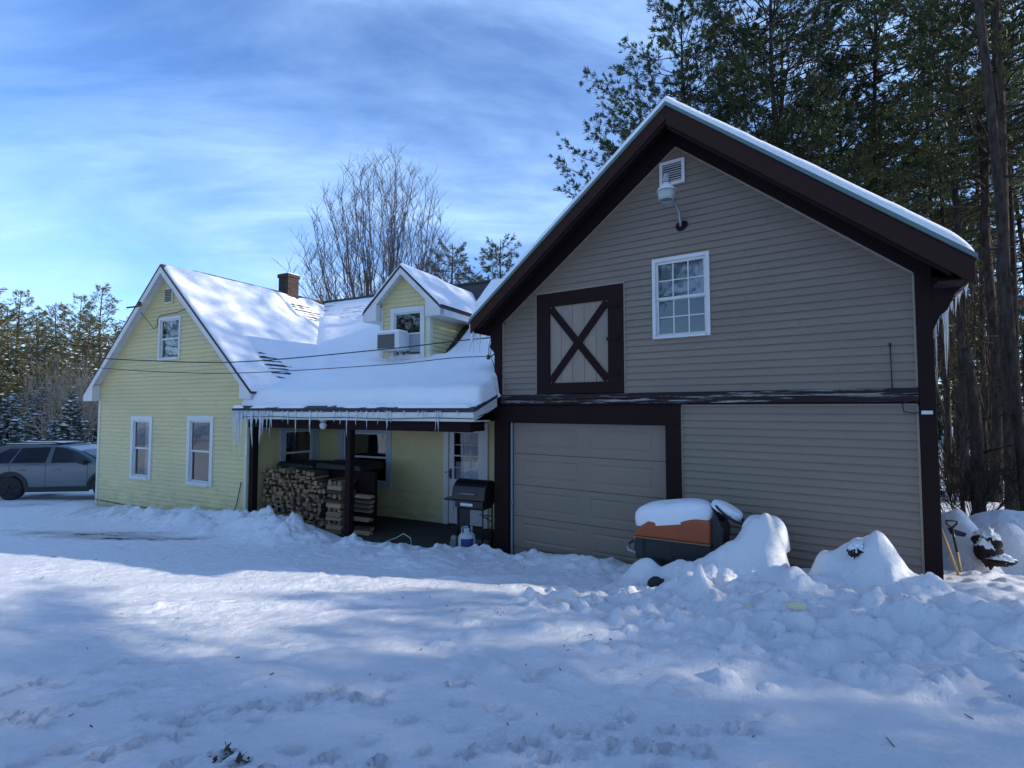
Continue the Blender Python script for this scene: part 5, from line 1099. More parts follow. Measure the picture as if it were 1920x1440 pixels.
# ================================================================== shovels, plastic sled and stump at the garage corner
def stick(p0, p1, r_, mat_, parent, name): m = MB(); m.tube([p0, p1], r_, 8); return m.build(name, mat_, parent)
wood = mat('ash_handle', (0.42, 0.29, 0.13), 0.5, noise=(6, 0.6, (0.28, 0.19, 0.10), (1, 1, 0.2)))
sv = empty('snow_shovel', at(1806, 1092, 6.30)); tag(sv, 'D-handled snow shovel with a dark grip standing in the snow by the garage corner', 'shovel')
b0 = sv.location; top_ = at(1785, 990, 6.45)-b0; 
stick((0, 0, 0), top_*0.55, 0.015, wood, sv, 'shaft'); stick(top_*0.55, top_, 0.014, M['blackmetal'], sv, 'upper_shaft')
m = MB(); t_ = top_; m.tube([t_+Vector((0, 0, 0)), t_+Vector((-0.065, 0, 0.05)), t_+Vector((-0.068, 0, 0.09)), t_+Vector((0.062, 0, 0.09)), t_+Vector((0.06, 0, 0.05)), t_], 0.012, 8); m.build('handle', M['blackmetal'], sv)
sv2 = empty('long_shovel', at(1803, 1094, 6.22)); tag(sv2, 'plain pale wooden handle leaning against the garage corner', 'shovel'); stick((0, 0, 0), at(1764, 990, 6.30)-sv2.location, 0.014, wood, sv2, 'shaft')
m = MB(); bl0 = at(1765, 990, 6.32); bl1 = at(1778, 1098, 6.20); m.hexa([bl1+Vector((-0.10, 0, -0.1)), bl1+Vector((0.03, 0.03, -0.1)), bl1+Vector((0.03, 0.07, -0.1)), bl1+Vector((-0.10, 0.04, -0.1)), bl0+Vector((-0.10, 0.05, 0.02)), bl0+Vector((-0.02, 0.07, -0.02)), bl0+Vector((-0.02, 0.10, -0.02)), bl0+Vector((-0.10, 0.08, 0.02))])
tag(m.build('plastic_sled', mat('blue_plastic', (0.010, 0.06, 0.13), 0.35, noise=(5, 0.7, (0.02, 0.13, 0.22))), None, 0.015, 3), 'dark blue plastic sled standing between garage corner and shovels', 'sled')
def knotty(name, c, sx, sy, sz, seed, mat_):
    n, k = 26, 16; V = []; F = []
    for j in range(k+1):
        ph = math.pi*j/k
        for i in range(n):
            t_ = 2*math.pi*i/n; x, y, z = math.sin(ph)*math.cos(t_), math.sin(ph)*math.sin(t_), math.cos(ph)
            d_ = 0.35+1.25*float(fbm(np.array(x*3.2+seed+z*1.7), np.array(y*3.2+z*3.0), 4, seed, 0.6)); V.append((x*sx*d_, y*sy*d_, z*sz*d_))
    for j in range(k):
        for i in range(n): F.append((j*n+i, j*n+(i+1) % n, (j+1)*n+(i+1) % n, (j+1)*n+i))
    o = np_mesh(name, V, F, mat_); o.location = c; return o
sw = mat('snow_dusted_wood', (0.012, 0.010, 0.010), 0.9); nt_ = sw.node_tree; b_ = nt_.nodes['Principled BSDF']; g_ = nt_.nodes.new('ShaderNodeNewGeometry'); sp_ = nt_.nodes.new('ShaderNodeSeparateXYZ'); nt_.links.new(g_.outputs['Normal'], sp_.inputs[0])
nn_ = nt_.nodes.new('ShaderNodeTexNoise'); nn_.inputs['Scale'].default_value = 9; ad_ = nt_.nodes.new('ShaderNodeMath'); ad_.operation = 'MULTIPLY_ADD'; ad_.inputs[1].default_value = 0.9; nt_.links.new(nn_.outputs[0], ad_.inputs[0]); nt_.links.new(sp_.outputs[2], ad_.inputs[2])
mr_ = nt_.nodes.new('ShaderNodeMapRange'); mr_.inputs[1].default_value = 0.62; mr_.inputs[2].default_value = 0.72; nt_.links.new(ad_.outputs[0], mr_.inputs[0]); mx_ = nt_.nodes.new('ShaderNodeMix'); mx_.data_type = 'RGBA'; mx_.inputs[6].default_value = (0.018, 0.013, 0.012, 1); mx_.inputs[7].default_value = (0.82, 0.84, 0.88, 1); nt_.links.new(mr_.outputs[0], mx_.inputs[0]); nt_.links.new(mx_.outputs[2], b_.inputs['Base Color'])
for p_, s_b, lb_ in BURIED:
    o = knotty('dark_lump', p_, s_b*1.1, s_b*1.3, s_b*1.4, int(s_b*1000), sw); o.rotation_euler = (0.2, 0.5, 0.4); tag(o, lb_, 'machine part', 'dark machine parts in the snow mound')
o = knotty('tree_stump', at(1853, 1024, 6.55), 0.15, 0.14, 0.22, 4, sw); tag(o, 'dark rotten stump showing through the snow heap right of the shovels', 'stump')
o = knotty('log_pile_end', at(1874, 1050, 6.45), 0.16, 0.12, 0.07, 8, sw); tag(o, 'dark broken wood lying at the foot of the stump', 'wood')
p = at(1796, 1000, 6.6); m = MB(); m.hexa([p+Vector(q) for q in [(-0.06, 0, -0.02), (0.09, 0, -0.05), (0.09, 0.05, -0.05), (-0.06, 0.05, -0.02), (-0.10, 0, 0.07), (0.12, 0, -0.0), (0.12, 0.05, 0.0), (-0.10, 0.05, 0.07)]]); tag(m.build('shovel_blade', M['black'], None, 0.01), 'black scoop corner sticking out of the snow behind the D-handle', 'shovel')

# icy yellow lumps and leaf litter
for (x, y, Y, s, lb) in [(1405, 1140, 5.75, 0.06, 'small yellowish ice lump on the ploughed bank, left one of the pair'), (1494, 1140, 5.72, 0.09, 'larger yellowish ice lump on the ploughed bank, right one of the pair'), (1050, 1130, 6.1, 0.06, 'flat yellowish ice lump in the yard before the garage door')]:
    p = on_snow(x, y); p.z = gz(p.x, p.y)+0.0; m = MB(); m.smooth = True; m.lathe((0, 0, 0), [(s*0.4, -s*0.4), (s, -s*0.2), (s*0.95, s*0.1), (s*0.5, s*0.35), (s*0.05, s*0.4)], 9)
    o = m.build('ice_lump', mat('yellow_ice', (0.66, 0.62, 0.42), 0.5, bump=(20, 0.8, 0.02))); o.location = p; o.scale = (1, 0.7, 1); tag(o, lb, 'ice lump', 'yellowish ice lumps')
p = on_snow(440, 1434); p.z += 0.012; m = MB(); rr_ = random.Random(2)
for k in range(46):
    q = Vector((rr_.gauss(0, 0.045), rr_.gauss(0, 0.03), rr_.uniform(-0.01, 0.035))); a_ = rr_.uniform(0, 6.28); l = rr_.uniform(0.012, 0.03); w_ = l*0.5; d_ = Vector((math.cos(a_), math.sin(a_), rr_.uniform(-.3, 1.0))); s_ = Vector((-math.sin(a_), math.cos(a_), 0))
    m.poly([q-d_*l, q+s_*w_, q+d_*l, q-s_*w_])
o = m.build('leaf_litter', mat('dead_leaves', (0.020, 0.013, 0.012), 0.8, noise=(40, 0.8, (0.10, 0.06, 0.03)))); o.location = p; tag(o, 'clump of dark dead leaves poking through snow at the bottom edge', 'leaves', None, 'stuff')

def scatter_twigs():
    r_ = random.Random(12); m = MB()
    for k in range(170):
        x, y = (r_.uniform(-7, 4.5), r_.uniform(2.6, 8)); z = gz(x, y)+0.004; a_ = r_.uniform(0, 3.14); L = r_.uniform(0.006, 0.03) if r_.random() < .93 else r_.uniform(.04, .08)
        m.tube([(x, y, z), (x+math.cos(a_)*L, y+math.sin(a_)*L, z+r_.uniform(0, 0.008))], r_.uniform(0.0015, 0.004), 4)
    tag(m.build('twig_litter', M['bark']), 'small dark twigs and bark bits scattered over the yard snow', 'twigs', None, 'stuff')
scatter_twigs()

# ================================================================== parked car
cl = at(17, 937, 16.0); CZ = cl.z
car = empty('parked_car', (cl.x, 16.0+0.78, CZ), R(7)); tag(car, 'silver blue SUV with black wheel arches parked behind the yellow house', 'car')
paint = mat('silver_blue_paint', (0.115, 0.14, 0.165), 0.3, 0.4, coat=0.6); clad = mat('black_cladding', (0.016, 0.018, 0.02), 0.6)
# local: x forward from rear axle, y left(+)/right(-) = camera side is -y
def arch(cx, r_, n=9): return [(cx+r_*math.cos(math.pi*k/n), 0.36+r_*math.sin(math.pi*k/n)*0.98) for k in range(n+1)]
low = [(-0.98, 0.45), (-0.90, 0.30), (-0.46, 0.28)]+arch(0, 0.43)[::-1]+[(0.46, 0.26), (2.24, 0.26)]+arch(2.69, 0.43)[::-1]+[(3.15, 0.28), (3.52, 0.32), (3.60, 0.55), (3.58, 0.85), (3.42, 0.98), (2.95, 1.06), (2.30, 1.10), (0.6, 1.08), (-0.75, 1.10), (-0.96, 1.02), (-1.0, 0.75)]
m = MB(); m.prism(low, -0.92, 0.92); m.build('body', paint, car, 0.05, 3)
def cabin(mb, pts, y0, y1, top=1.66):
    pass
cab = [(-0.90, 1.08), (2.52, 1.08), (2.15, 1.32), (1.80, 1.49), (1.40, 1.61), (0.95, 1.67), (0.3, 1.69), (-0.3, 1.665), (-0.62, 1.60), (-0.78, 1.36)]
m = MB(); yb = lambda z: 0.86-(z-1.08)*0.42; n = len(cab); A_ = [m.pt((x, -yb(z), z)) for x, z in cab]; B_ = [m.pt((x, yb(z), z)) for x, z in cab]
m.face(A_); m.face(B_[::-1])
for k in range(n): m.face([A_[(k+1) % n], A_[k], B_[k], B_[(k+1) % n]])
m.build('cabin', paint, car, 0.03, 3)
def sidepanel(mb, pts, off=0.006):
    for s in (-1, 1): mb.poly([(x, s*(yb(z)+off), z) for x, z in pts])
tg_ = mat('tinted_glass', (0.012, 0.02, 0.035), 0.08, spec=0.8)
for pts_ in ([(-0.80, 1.18), (-0.62, 1.13), (-0.10, 1.13), (0.06, 1.57), (-0.20, 1.56), (-0.5, 1.42)], [(-0.04, 1.13), (0.92, 1.13), (0.94, 1.60), (0.12, 1.58)], [(1.08, 1.13), (2.28, 1.13), (2.00, 1.32), (1.70, 1.46), (1.38, 1.56), (1.06, 1.60)]):
    for s_ in (-1, 1):
        m = MB(); m.poly([(x, s_*(yb(z)+0.006), z) for x, z in pts_]); m.build('side_window', tg_, car)
m = MB(); m.poly([(2.53, -0.78, 1.10), (2.53, 0.78, 1.10), (2.165, 0.70, 1.335), (2.165, -0.70, 1.335)]); m.poly([(2.165, -0.70, 1.335), (2.165, 0.70, 1.335), (1.815, 0.64, 1.505), (1.815, -0.64, 1.505)]); m.build('windscreen', tg_, car)
m = MB(); m.poly([(-0.905, -0.72, 1.12), (-0.905, 0.72, 1.12), (-0.80, 0.66, 1.34), (-0.80, -0.66, 1.34)]); m.build('rear_window', tg_, car)
for s in (-1, 1): m = MB(); m.tube([(-0.62, s*0.56, 1.70), (-0.4, s*0.575, 1.745), (0.9, s*0.58, 1.755), (1.3, s*0.565, 1.70)], 0.018, 6); m.build('roof_rail', clad, car)
m = MB(); m.hexa([(-0.88, -0.55, 1.60), (-0.6, -0.58, 1.66), (-0.6, 0.58, 1.66), (-0.88, 0.55, 1.60), (-0.88, -0.55, 1.63), (-0.6, -0.58, 1.69), (-0.6, 0.58, 1.69), (-0.88, 0.55, 1.63)]); m.build('rear_spoiler', clad, car, 0.01)
for cx in (0, 2.69):
    for s in (-1, 1):
        m = MB()
        for k in range(12):
            t0_, t1_ = math.pi*k/12, math.pi*(k+1)/12
            q = [(cx+r_*math.cos(t_), 0.36+r_*math.sin(t_)) for r_ in (0.42, 0.52) for t_ in (t0_, t1_)]
            ys_ = (0.925*s, 0.945*s); ys_ = sorted(ys_)
            m.hexa([(q[0][0], ys_[0], q[0][1]), (q[1][0], ys_[0], q[1][1]), (q[1][0], ys_[1], q[1][1]), (q[0][0], ys_[1], q[0][1]), (q[2][0], ys_[0], q[2][1]), (q[3][0], ys_[0], q[3][1]), (q[3][0], ys_[1], q[3][1]), (q[2][0], ys_[1], q[2][1])])
        m.build('wheel_arch', clad, car)
        m = MB(); m.lathe((cx, 0.82*s, 0.36), [(0.25, -0.11), (0.33, -0.11), (0.36, -0.07), (0.36, 0.07), (0.33, 0.11), (0.25, 0.11)], 28, 'y'); w = m.build('wheel', M['black'], car)
        m = MB(); m.lathe((cx, 0.885*s, 0.36), [(0.245, -0.03), (0.25, 0.0), (0.245, 0.03)], 24, 'y')
        for k in range(5):
            t_ = 2*math.pi*k/5+0.3; m.tube([(cx, 0.93*s, 0.36), (cx+0.23*math.cos(t_), 0.925*s, 0.36+0.23*math.sin(t_))], 0.025, 6)
        m.build('rim', M['blackmetal'], w)
for s in (-1, 1): m = MB(); m.box(0.44, 2.26, *sorted((0.922*s, 0.95*s)), 0.24, 0.40); m.build('sill_cladding', clad, car, 0.01)
m = MB()
for s in (-1, 1):
    for x in (0.99, 2.18): m.box(x-0.006, x+0.006, *sorted((0.90*s, 0.9215*s)), 0.42, 1.07)
    m.box(-0.03, -0.018, *sorted((0.90*s, 0.9215*s)), 0.85, 1.08)
m.build('door_gap', clad, car)
for x in (0.22, 1.22):
    m = MB(); m.box(x, x+0.20, -0.955, -0.93, 0.905, 0.935); m.build('handle', paint, car, 0.008)
m = MB(); m.hexa([(1.98, -1.06, 1.10), (2.16, -1.04, 1.10), (2.16, -0.86, 1.12), (1.98, -0.86, 1.12), (1.98, -1.06, 1.24), (2.10, -1.04, 1.24), (2.10, -0.86, 1.22), (1.98, -0.86, 1.22)]); m.build('wing_mirror', clad, car, 0.02)
for s in (-1, 1):
    m = MB(); m.box(3.42, 3.585, *sorted((0.5*s, 0.90*s)), 0.78, 0.90); m.build('headlight', mat('lamp_lens', (0.5, 0.5, 0.5), 0.1), car, 0.01)
    m = MB(); m.box(-1.0, -0.86, *sorted((0.55*s, 0.925*s)), 0.92, 1.04); m.build('tail_light', mat('red_lens', (0.25, 0.01, 0.01), 0.2), car, 0.01)
m = MB(); m.box(-0.45, 1.0, -0.52, 0.52, 1.70, 1.73); m.build('roof_snow', M['snow'], car, 0.012)

# ================================================================== trees
def seg_mesh(S, sides):
    """S: array (n, 8) of p0, p1, r0, r1 -> open prisms"""
    S = np.asarray(S); p0, p1, r0, r1 = S[:, :3], S[:, 3:6], S[:, 6], S[:, 7]
    d = p1-p0; L = np.linalg.norm(d, axis=1, keepdims=True); d = d/np.maximum(L, 1e-6)
    ref = np.where(np.abs(d[:, 2:3]) > 0.9, np.array([[1., 0, 0]]), np.array([[0., 0, 1]]))
    u = np.cross(d, ref); u /= np.linalg.norm(u, axis=1, keepdims=True); v = np.cross(d, u)
    V = []; n = len(S)
    for pp, rr in ((p0, r0), (p1+d*0.0, r1)):
        for k in range(sides):
            a = 2*math.pi*k/sides; V.append(pp+(u*math.cos(a)+v*math.sin(a))*rr[:, None])
    V = np.stack(V, 1).reshape(-1, 3)
    base = np.arange(n)[:, None]*2*sides
    F = []
    for k in range(sides):
        k2 = (k+1) % sides; F.append(np.concatenate([base+k, base+k2, base+sides+k2, base+sides+k], 1))
    return V, np.concatenate(F, 0)
def merge(parts):
    V = []; F = []; o = 0
    for v, f in parts: V.append(v); F.append(f+o); o += len(v)
    return np.concatenate(V), np.concatenate(F)

def tufts(C, D, K, L, W, spread, r_):
    """K needle blades at each tuft centre C pointing about D"""
    n = len(C); c = np.repeat(C, K, 0)+r_.normal(0, 0.03, (n*K, 3)); d = np.repeat(D, K, 0)+r_.normal(0, spread, (n*K, 3))
    d /= np.linalg.norm(d, axis=1, keepdims=True); s = np.cross(d, r_.normal(0, 1, (n*K, 3))); s /= np.linalg.norm(s, axis=1, keepdims=True)
    l = L*r_.uniform(0.6, 1.25, (n*K, 1)); w = W*r_.uniform(0.6, 1.3, (n*K, 1))
    V = np.stack([c-s*w*0.35, c+s*w*0.35, c+d*l*0.55+s*w, c+d*l, c+d*l*0.55-s*w], 1)
    V = V[:, [0, 1, 2, 3, 4]]; I = np.arange(n*K)[:, None]*5
    # blade as quad (0,1,2,4) + tip (4,2,3): use quads with a repeated-free layout
    F = np.concatenate([I+np.array([[0, 1, 2, 4]])], 0); F2 = I+np.array([[4, 2, 3]])
    return V.reshape(-1, 3), F, F2

def pine(seed, H, cb, Rm, trunk_r, dens=1.0, K=6, blade=(0.24, 0.030), prof='pine', lean=0.0, dead=True, gap=0.42, snow=0.0):
    """returns meshes (trunk, crown, snow) for a white pine / spruce"""
    r_ = np.random.default_rng(seed); S4 = []; S6 = []
    nz_ = 14; zs = np.linspace(0, H, nz_); ax = np.stack([lean*(zs/H)**1.5*H*0.1+0.12*np.sin(zs*0.5+seed), 0.12*np.cos(zs*0.4+seed*2), zs], 1); ax[:, :2] -= ax[0, :2]
    tr_ = trunk_r*(1-zs/H)**0.8+0.015; tr_[0] *= 1.25
    for k in range(nz_-1): S6.append([*ax[k], *ax[k+1], tr_[k], tr_[k+1]])
    def axis(z): return np.array([np.interp(z, zs, ax[:, j]) for j in range(3)])
    C = []; D = []; SN = []
    z = cb
    while z < H*0.985:
        t = (z-cb)/(H-cb)
        if prof == 'pine': Lr = Rm*(0.35+0.65*math.sin(min(1, (1-t)*1.25+0.12)*math.pi*0.5))*(1 if t > 0.12 else 0.75)*(1-t**3*0.75)
        else: Lr = Rm*(1-t)**0.85+0.10
        nb = r_.integers(3, 6) if prof == 'pine' else r_.integers(5, 8)
        a0 = r_.uniform(0, 6.28)
        for k in range(nb):
            if prof == 'pine' and r_.random() < 0.12: continue
            az = a0+k*6.28/nb+r_.normal(0, 0.3); L = Lr*r_.uniform(0.55, 1.12); p = axis(z)
            rise = r_.uniform(-0.05, 0.30)+0.5*t if prof == 'pine' else r_.uniform(-0.35, -0.1)+0.4*t
            out = np.array([math.cos(az), math.sin(az), 0]); n = 6; pts = [p]
            for j in range(1, n+1):
                s = j/n; zz = rise*L*s+(0.16*L*s*s if prof == 'pine' else 0.10*L*s*s)-0.06*L*math.sin(s*3.1)
                pts.append(p+out*L*s+np.array([0, 0, zz])+r_.normal(0, 0.035*L*s, 3)*np.array([1, 1, 0.5]))
            br = 0.008+0.009*L*(1-0.4*t)
            for j in range(n): S4.append([*pts[j], *pts[j+1], br*(1-j/n)+0.006, br*(1-(j+1)/n)+0.005])
            nt = max(4, int(L*dens*(9 if prof == 'pine' else 13)))
            for q in range(nt):
                s = r_.uniform(0.30 if prof == 'pine' else 0.12, 1.0)**0.8; i = min(n-1, int(s*n)); f = s*n-i; c = pts[i]*(1-f)+pts[i+1]*f
                lat = r_.normal(0, 0.20*L*(1.1-0.75*s)) if prof == 'pine' else r_.normal(0, 0.16*L*(1.15-s))
                sd = np.array([-out[1], out[0], 0]); tip = c+sd*lat+out*abs(lat)*0.5+np.array([0, 0, abs(lat)*0.12+r_.normal(0, 0.08)])
                if abs(lat) > 0.15 and q % 2 == 0: S4.append([*c, *tip, 0.006, 0.003])
                dd = out*0.8+sd*np.sign(lat)*0.5+np.array([0, 0, 0.55 if prof == 'pine' else 0.0]); C.append(tip); D.append(dd/np.linalg.norm(dd))
                if snow and r_.random() < snow: SN.append(tip+np.array([0, 0, 0.05]))
        z += gap*r_.uniform(0.6, 1.4) if prof == 'pine' else gap*0.6
    if dead:
        for k in range(int(cb*1.6)):
            zz = r_.uniform(cb*0.25, cb); az = r_.uniform(0, 6.28); L = r_.uniform(0.3, 1.6); p = axis(zz); e = p+np.array([math.cos(az)*L, math.sin(az)*L, r_.uniform(-0.25, 0.25)*L]); S4.append([*p, *e, 0.018, 0.005])
            mid = p*0.5+e*0.5; S4.append([*mid, *(mid+r_.normal(0, 0.25, 3)), 0.008, 0.004])
    tm_ = merge([seg_mesh(S6, 8), seg_mesh(S4, 4)])
    C = np.array(C); D = np.array(D); V, F, F2 = tufts(C, D, K, blade[0], blade[1], 0.48, r_)
    me = bpy.data.meshes.new('crown'); nq, ntq = len(F), len(F2)
    me.vertices.add(len(V)); me.vertices.foreach_set('co', V.astype(np.float32).ravel()); me.loops.add(nq*4+ntq*3)
    me.loops.foreach_set('vertex_index', np.concatenate([F.ravel(), F2.ravel()]).astype(np.int32)); me.polygons.add(nq+ntq)
    me.polygons.foreach_set('loop_start', np.concatenate([np.arange(nq)*4, nq*4+np.arange(ntq)*3]).astype(np.int32)); me.polygons.foreach_set('loop_total', np.concatenate([np.full(nq, 4), np.full(ntq, 3)]).astype(np.int32)); me.update(calc_edges=True)
    sn = None
    if SN:
        SN = np.array(SN); n = len(SN); k = 6; V = []; F = []
        ang = np.linspace(0, 2*np.pi, k, endpoint=False); rad = r_.uniform(0.07, 0.22, n)
        ring = np.stack([SN+np.stack([np.cos(a)*rad*1.3, np.sin(a)*rad*0.9, -0.25*rad], 1) for a in ang], 1); topv = SN+np.stack([0*rad, 0*rad, rad*0.35], 1)
        V = np.concatenate([ring.reshape(-1, 3), topv]); I = np.arange(n)[:, None]*k
        F = np.concatenate([np.concatenate([I+j, I+(j+1) % k, n*k+np.arange(n)[:, None]], 1) for j in range(k)]); sn = (V, F)
    return tm_, me, sn
def tree_mesh(name, tm_, m_): 
    o = np_mesh(name, tm_[0], tm_[1], m_, True); me = o.data; bpy.data.objects.remove(o); return me
class Kind:
    def __init__(s, name, args, bark, needle):
        tm_, me, sn = pine(**args); s.name = name; s.tr = tree_mesh('trunk', tm_, bark); me.materials.append(needle); s.cr = me; s.sn = None
        if sn: s.sn = tree_mesh('branch_snow', sn, M['snow'])
    def put(s, x, y, z, sc_, rz, label, group=None, lean=(0, 0)):
        o = empty(s.name, (x, y, z), rz); o.scale = (sc_, sc_, sc_); o.rotation_euler = (lean[0], lean[1], rz); tag(o, label, 'tree', group)
        t = bpy.data.objects.new('trunk', s.tr); col.objects.link(t); t.parent = o
        c = bpy.data.objects.new('crown', s.cr); col.objects.link(c); c.parent = o
        if s.sn: q = bpy.data.objects.new('branch_snow', s.sn); col.objects.link(q); q.parent = o; q['kind'] = 'stuff'
        return o
KA = Kind('pine_tree', dict(seed=11, H=23, cb=8.5, Rm=6.2, trunk_r=0.19, dens=1.25, K=14, blade=(0.21, 0.017)), M['bark'], M['needle'])
KB = Kind('pine_tree', dict(seed=12, H=26, cb=10.5, Rm=5.2, trunk_r=0.16, dens=1.0, K=11, blade=(0.21, 0.017), lean=0.4), M['bark'], M['needle'])
KC = Kind('pine_tree', dict(seed=13, H=24, cb=11, Rm=4.2, trunk_r=0.12, dens=0.78, K=14, blade=(0.21, 0.017), gap=0.6, lean=-0.3), M['bark'], M['needle'])
KD = Kind('pine_tree', dict(seed=14, H=14, cb=3.0, Rm=3.8, trunk_r=0.16, dens=1.35, K=9, blade=(0.22, 0.018), gap=0.5, snow=0.05), M['bark'], M['needlesunlit'])
KE = Kind('pine_tree', dict(seed=15, H=16, cb=4.5, Rm=3.6, trunk_r=0.17, dens=1.35, K=9, blade=(0.22, 0.018), gap=0.55, snow=0.05, lean=0.3), M['bark'], M['needlesunlit'])
KS = Kind('spruce_tree', dict(seed=16, H=6.5, cb=0.3, Rm=2.1, trunk_r=0.09, dens=1.1, K=5, blade=(0.16, 0.026), prof='spruce', dead=False, gap=0.34, snow=0.17), M['bark'], M['spruce'])

def tz(x, y): return float(ground_z(np.array([x]), np.array([y]))[0])-0.15
def place(kind, px, Y, sc_, label, group=None, rz=None, lean=(0, 0)):
    x = (px-960)/960*Y*1.0; return kind.put(x, Y, tz(x, Y), sc_, random.uniform(0, 6.28) if rz is None else rz, label, group, lean)
GR = 'tall pines in the forest behind the garage'
place(KA, 1300, 23.5, 1.0, 'big bushy pine rising directly behind the garage peak', GR, 2.0)
place(KB, 1462, 20.5, 1.02, 'tall double-dark pine behind the right slope of the garage roof', GR, 1.0)
place(KA, 1475, 25.5, 1.05, 'full pine standing close behind the tall dark one over the roof', GR, 4.4)
place(KB, 1640, 21.5, 0.98, 'leaning pine with a bare lower trunk above the garage eave', GR, 3.3, (0, R(-4)))
place(KA, 1590, 30, 1.05, 'broad pine filling the gap left of the leaning trunk', GR, 0.6)
place(KC, 1770, 24, 1.0, 'slender open pine right of the leaning trunk', GR, 0.2)
place(KC, 1795, 22, 0.95, 'slim pine with twin upright stems above the snowy eave', GR, 2.2)
place(KB, 1855, 18, 1.0, 'straight pine trunk second in from the right edge of the forest', GR, 5.0)
place(KC, 1905, 15.5, 1.05, 'closest thin pine at the right edge of the photo', GR, 4.0)
for px, Y, k, s in ((1400, 40, KB, 0.95), (1545, 42, KC, 1.0), (1815, 34, KC, 0.9), (1930, 28, KB, 0.95), (1990, 22, KC, 1.0), (1880, 30, KC, 1.0)):
    place(k, px, Y, s, 'distant pine trunk among the crowded forest on the right', 'distant pines of the right forest')
place(KD, 1735, 31, 1.12, 'small yellow-green pine catching sun behind the garage eave', GR, 1.1); place(KD, 1805, 34, 1.1, 'second small sunlit pine right of the yellow-green one', GR, 2.1)
# left side
GL = 'pines beyond the car'
for px, Y, k, s, lb in ((-40, 36, KD, 0.80, 'sunlit pine at the left edge beyond the car'), (30, 38, KE, 0.74, 'rounded pine top second from the left edge'), (95, 42, KD, 0.83, 'sunlit pine behind the bare saplings'), (190, 40, KE, 0.80, 'flat-topped pine beside the left gable rake'), (140, 48, KE, 0.86, 'pine set back between its taller neighbours beyond the car'), (-90, 32, KE, 0.85, 'pine just outside the left edge'), (60, 50, KD, 0.9, 'farther pine behind the rounded top'), (235, 50, KD, 0.8, 'pine mostly hidden behind the gable'), (5, 44, KD, 0.86, 'dense pine in the second row left of the rounded top'), (70, 36, KD, 0.62, 'shorter pine filling the gap above the car roof'), (165, 37, KD, 0.70, 'shorter dense pine left of the flat-topped one')):
    place(k, px, Y, s, lb, GL)
for px, Y, s, lb in ((20, 27, 0.62, 'small snowy spruce behind the car roof at left'), (130, 25, 0.60, 'small snowy spruce behind the car windscreen'), (75, 30, 0.7, 'taller young spruce behind the middle of the car'), (175, 28, 0.62, 'snowy spruce against the yellow house corner'), (-40, 26, 0.7, 'young spruce at the left edge of the photo'), (105, 24, 0.40, 'lowest snowy spruce above the car windows')):
    place(KS, px, Y, s, lb, 'young spruces behind the car')
# middle background pines
place(KD, 640, 40, 0.74, 'low pine behind the roof ridge under the bare maple', 'pines behind the yellow house'); place(KD, 848, 34, 1.04, 'open pine behind the dormer', 'pines behind the yellow house', 0.4); place(KD, 938, 33, 1.04, 'sunlit pine top beside the garage roof', 'pines behind the yellow house', 3.0)
place(KE, 870, 44, 0.82, 'farther pine between the dormer and the garage roof', 'pines behind the yellow house')

# bare broadleaf trees
def bare_tree(seed, H, stems, spread, r0, depth=5, up=0.5, sides=4, thick=1.0, kids=(2, 4)):
    r_ = random.Random(seed); big = []; small = []
    def grow(p, d, L, r, lvl):
        n = 3; q = p; dd = d.copy()
        for k in range(n):
            dd = (dd+Vector((r_.gauss(0, 0.10), r_.gauss(0, 0.10), up*0.12))).normalized(); e = q+dd*(L/n)
            ra, rb = r*(1-0.22*k/n*1.0), r*(1-0.22*(k+1)/n)
            (big if lvl < 2 else small).append([*q, *e, max(ra, 0.008)*thick, max(rb, 0.007)*thick])
            if lvl < depth and k > 0 and r_.random() < 0.75:
                a_ = r_.uniform(0, 6.28); side = dd.orthogonal().normalized(); side.rotate(Matrix.Rotation(a_, 3, dd).to_quaternion()); nd = (dd+side*r_.uniform(0.35, 0.75)).normalized()
                grow(e, nd, L*r_.uniform(0.5, 0.75), rb*0.55, lvl+1)
            q = e
        if lvl < depth:
            for k in range(r_.randint(*kids)-1):
                a_ = r_.uniform(0, 6.28); side = dd.orthogonal().normalized(); side.rotate(Matrix.Rotation(a_, 3, dd).to_quaternion()); nd = (dd+side*r_.uniform(0.15, 0.45)).normalized()
                grow(q, nd, L*r_.uniform(0.68, 0.88), r*0.78*0.75, lvl+1)
    for k in range(stems):
        az = k*6.28/stems+r_.uniform(-.4, .4); s = spread*r_.uniform(0.5, 1.1) if stems > 1 else 0
        grow(Vector((0.1*math.cos(az), 0.1*math.sin(az), 0)), Vector((math.cos(az)*s, math.sin(az)*s, 1)).normalized(), H*0.27*r_.uniform(0.85, 1.1), r0*r_.uniform(0.7, 1.0), 0)
    return merge([seg_mesh(big, 6), seg_mesh(small, 3)])
def put_bare(name, mesh_, mat_, x, y, z, s, rz, label, group=None):
    if isinstance(mesh_, tuple): mesh_ = tree_mesh(name, mesh_, mat_)
    o = bpy.data.objects.new(name, mesh_); col.objects.link(o); o.location = (x, y, z); o.scale = s if isinstance(s, tuple) else (s, s, s); o.rotation_euler = (0, 0, rz); tag(o, label, 'tree' if 'shrub' not in name else 'shrub', group); return mesh_
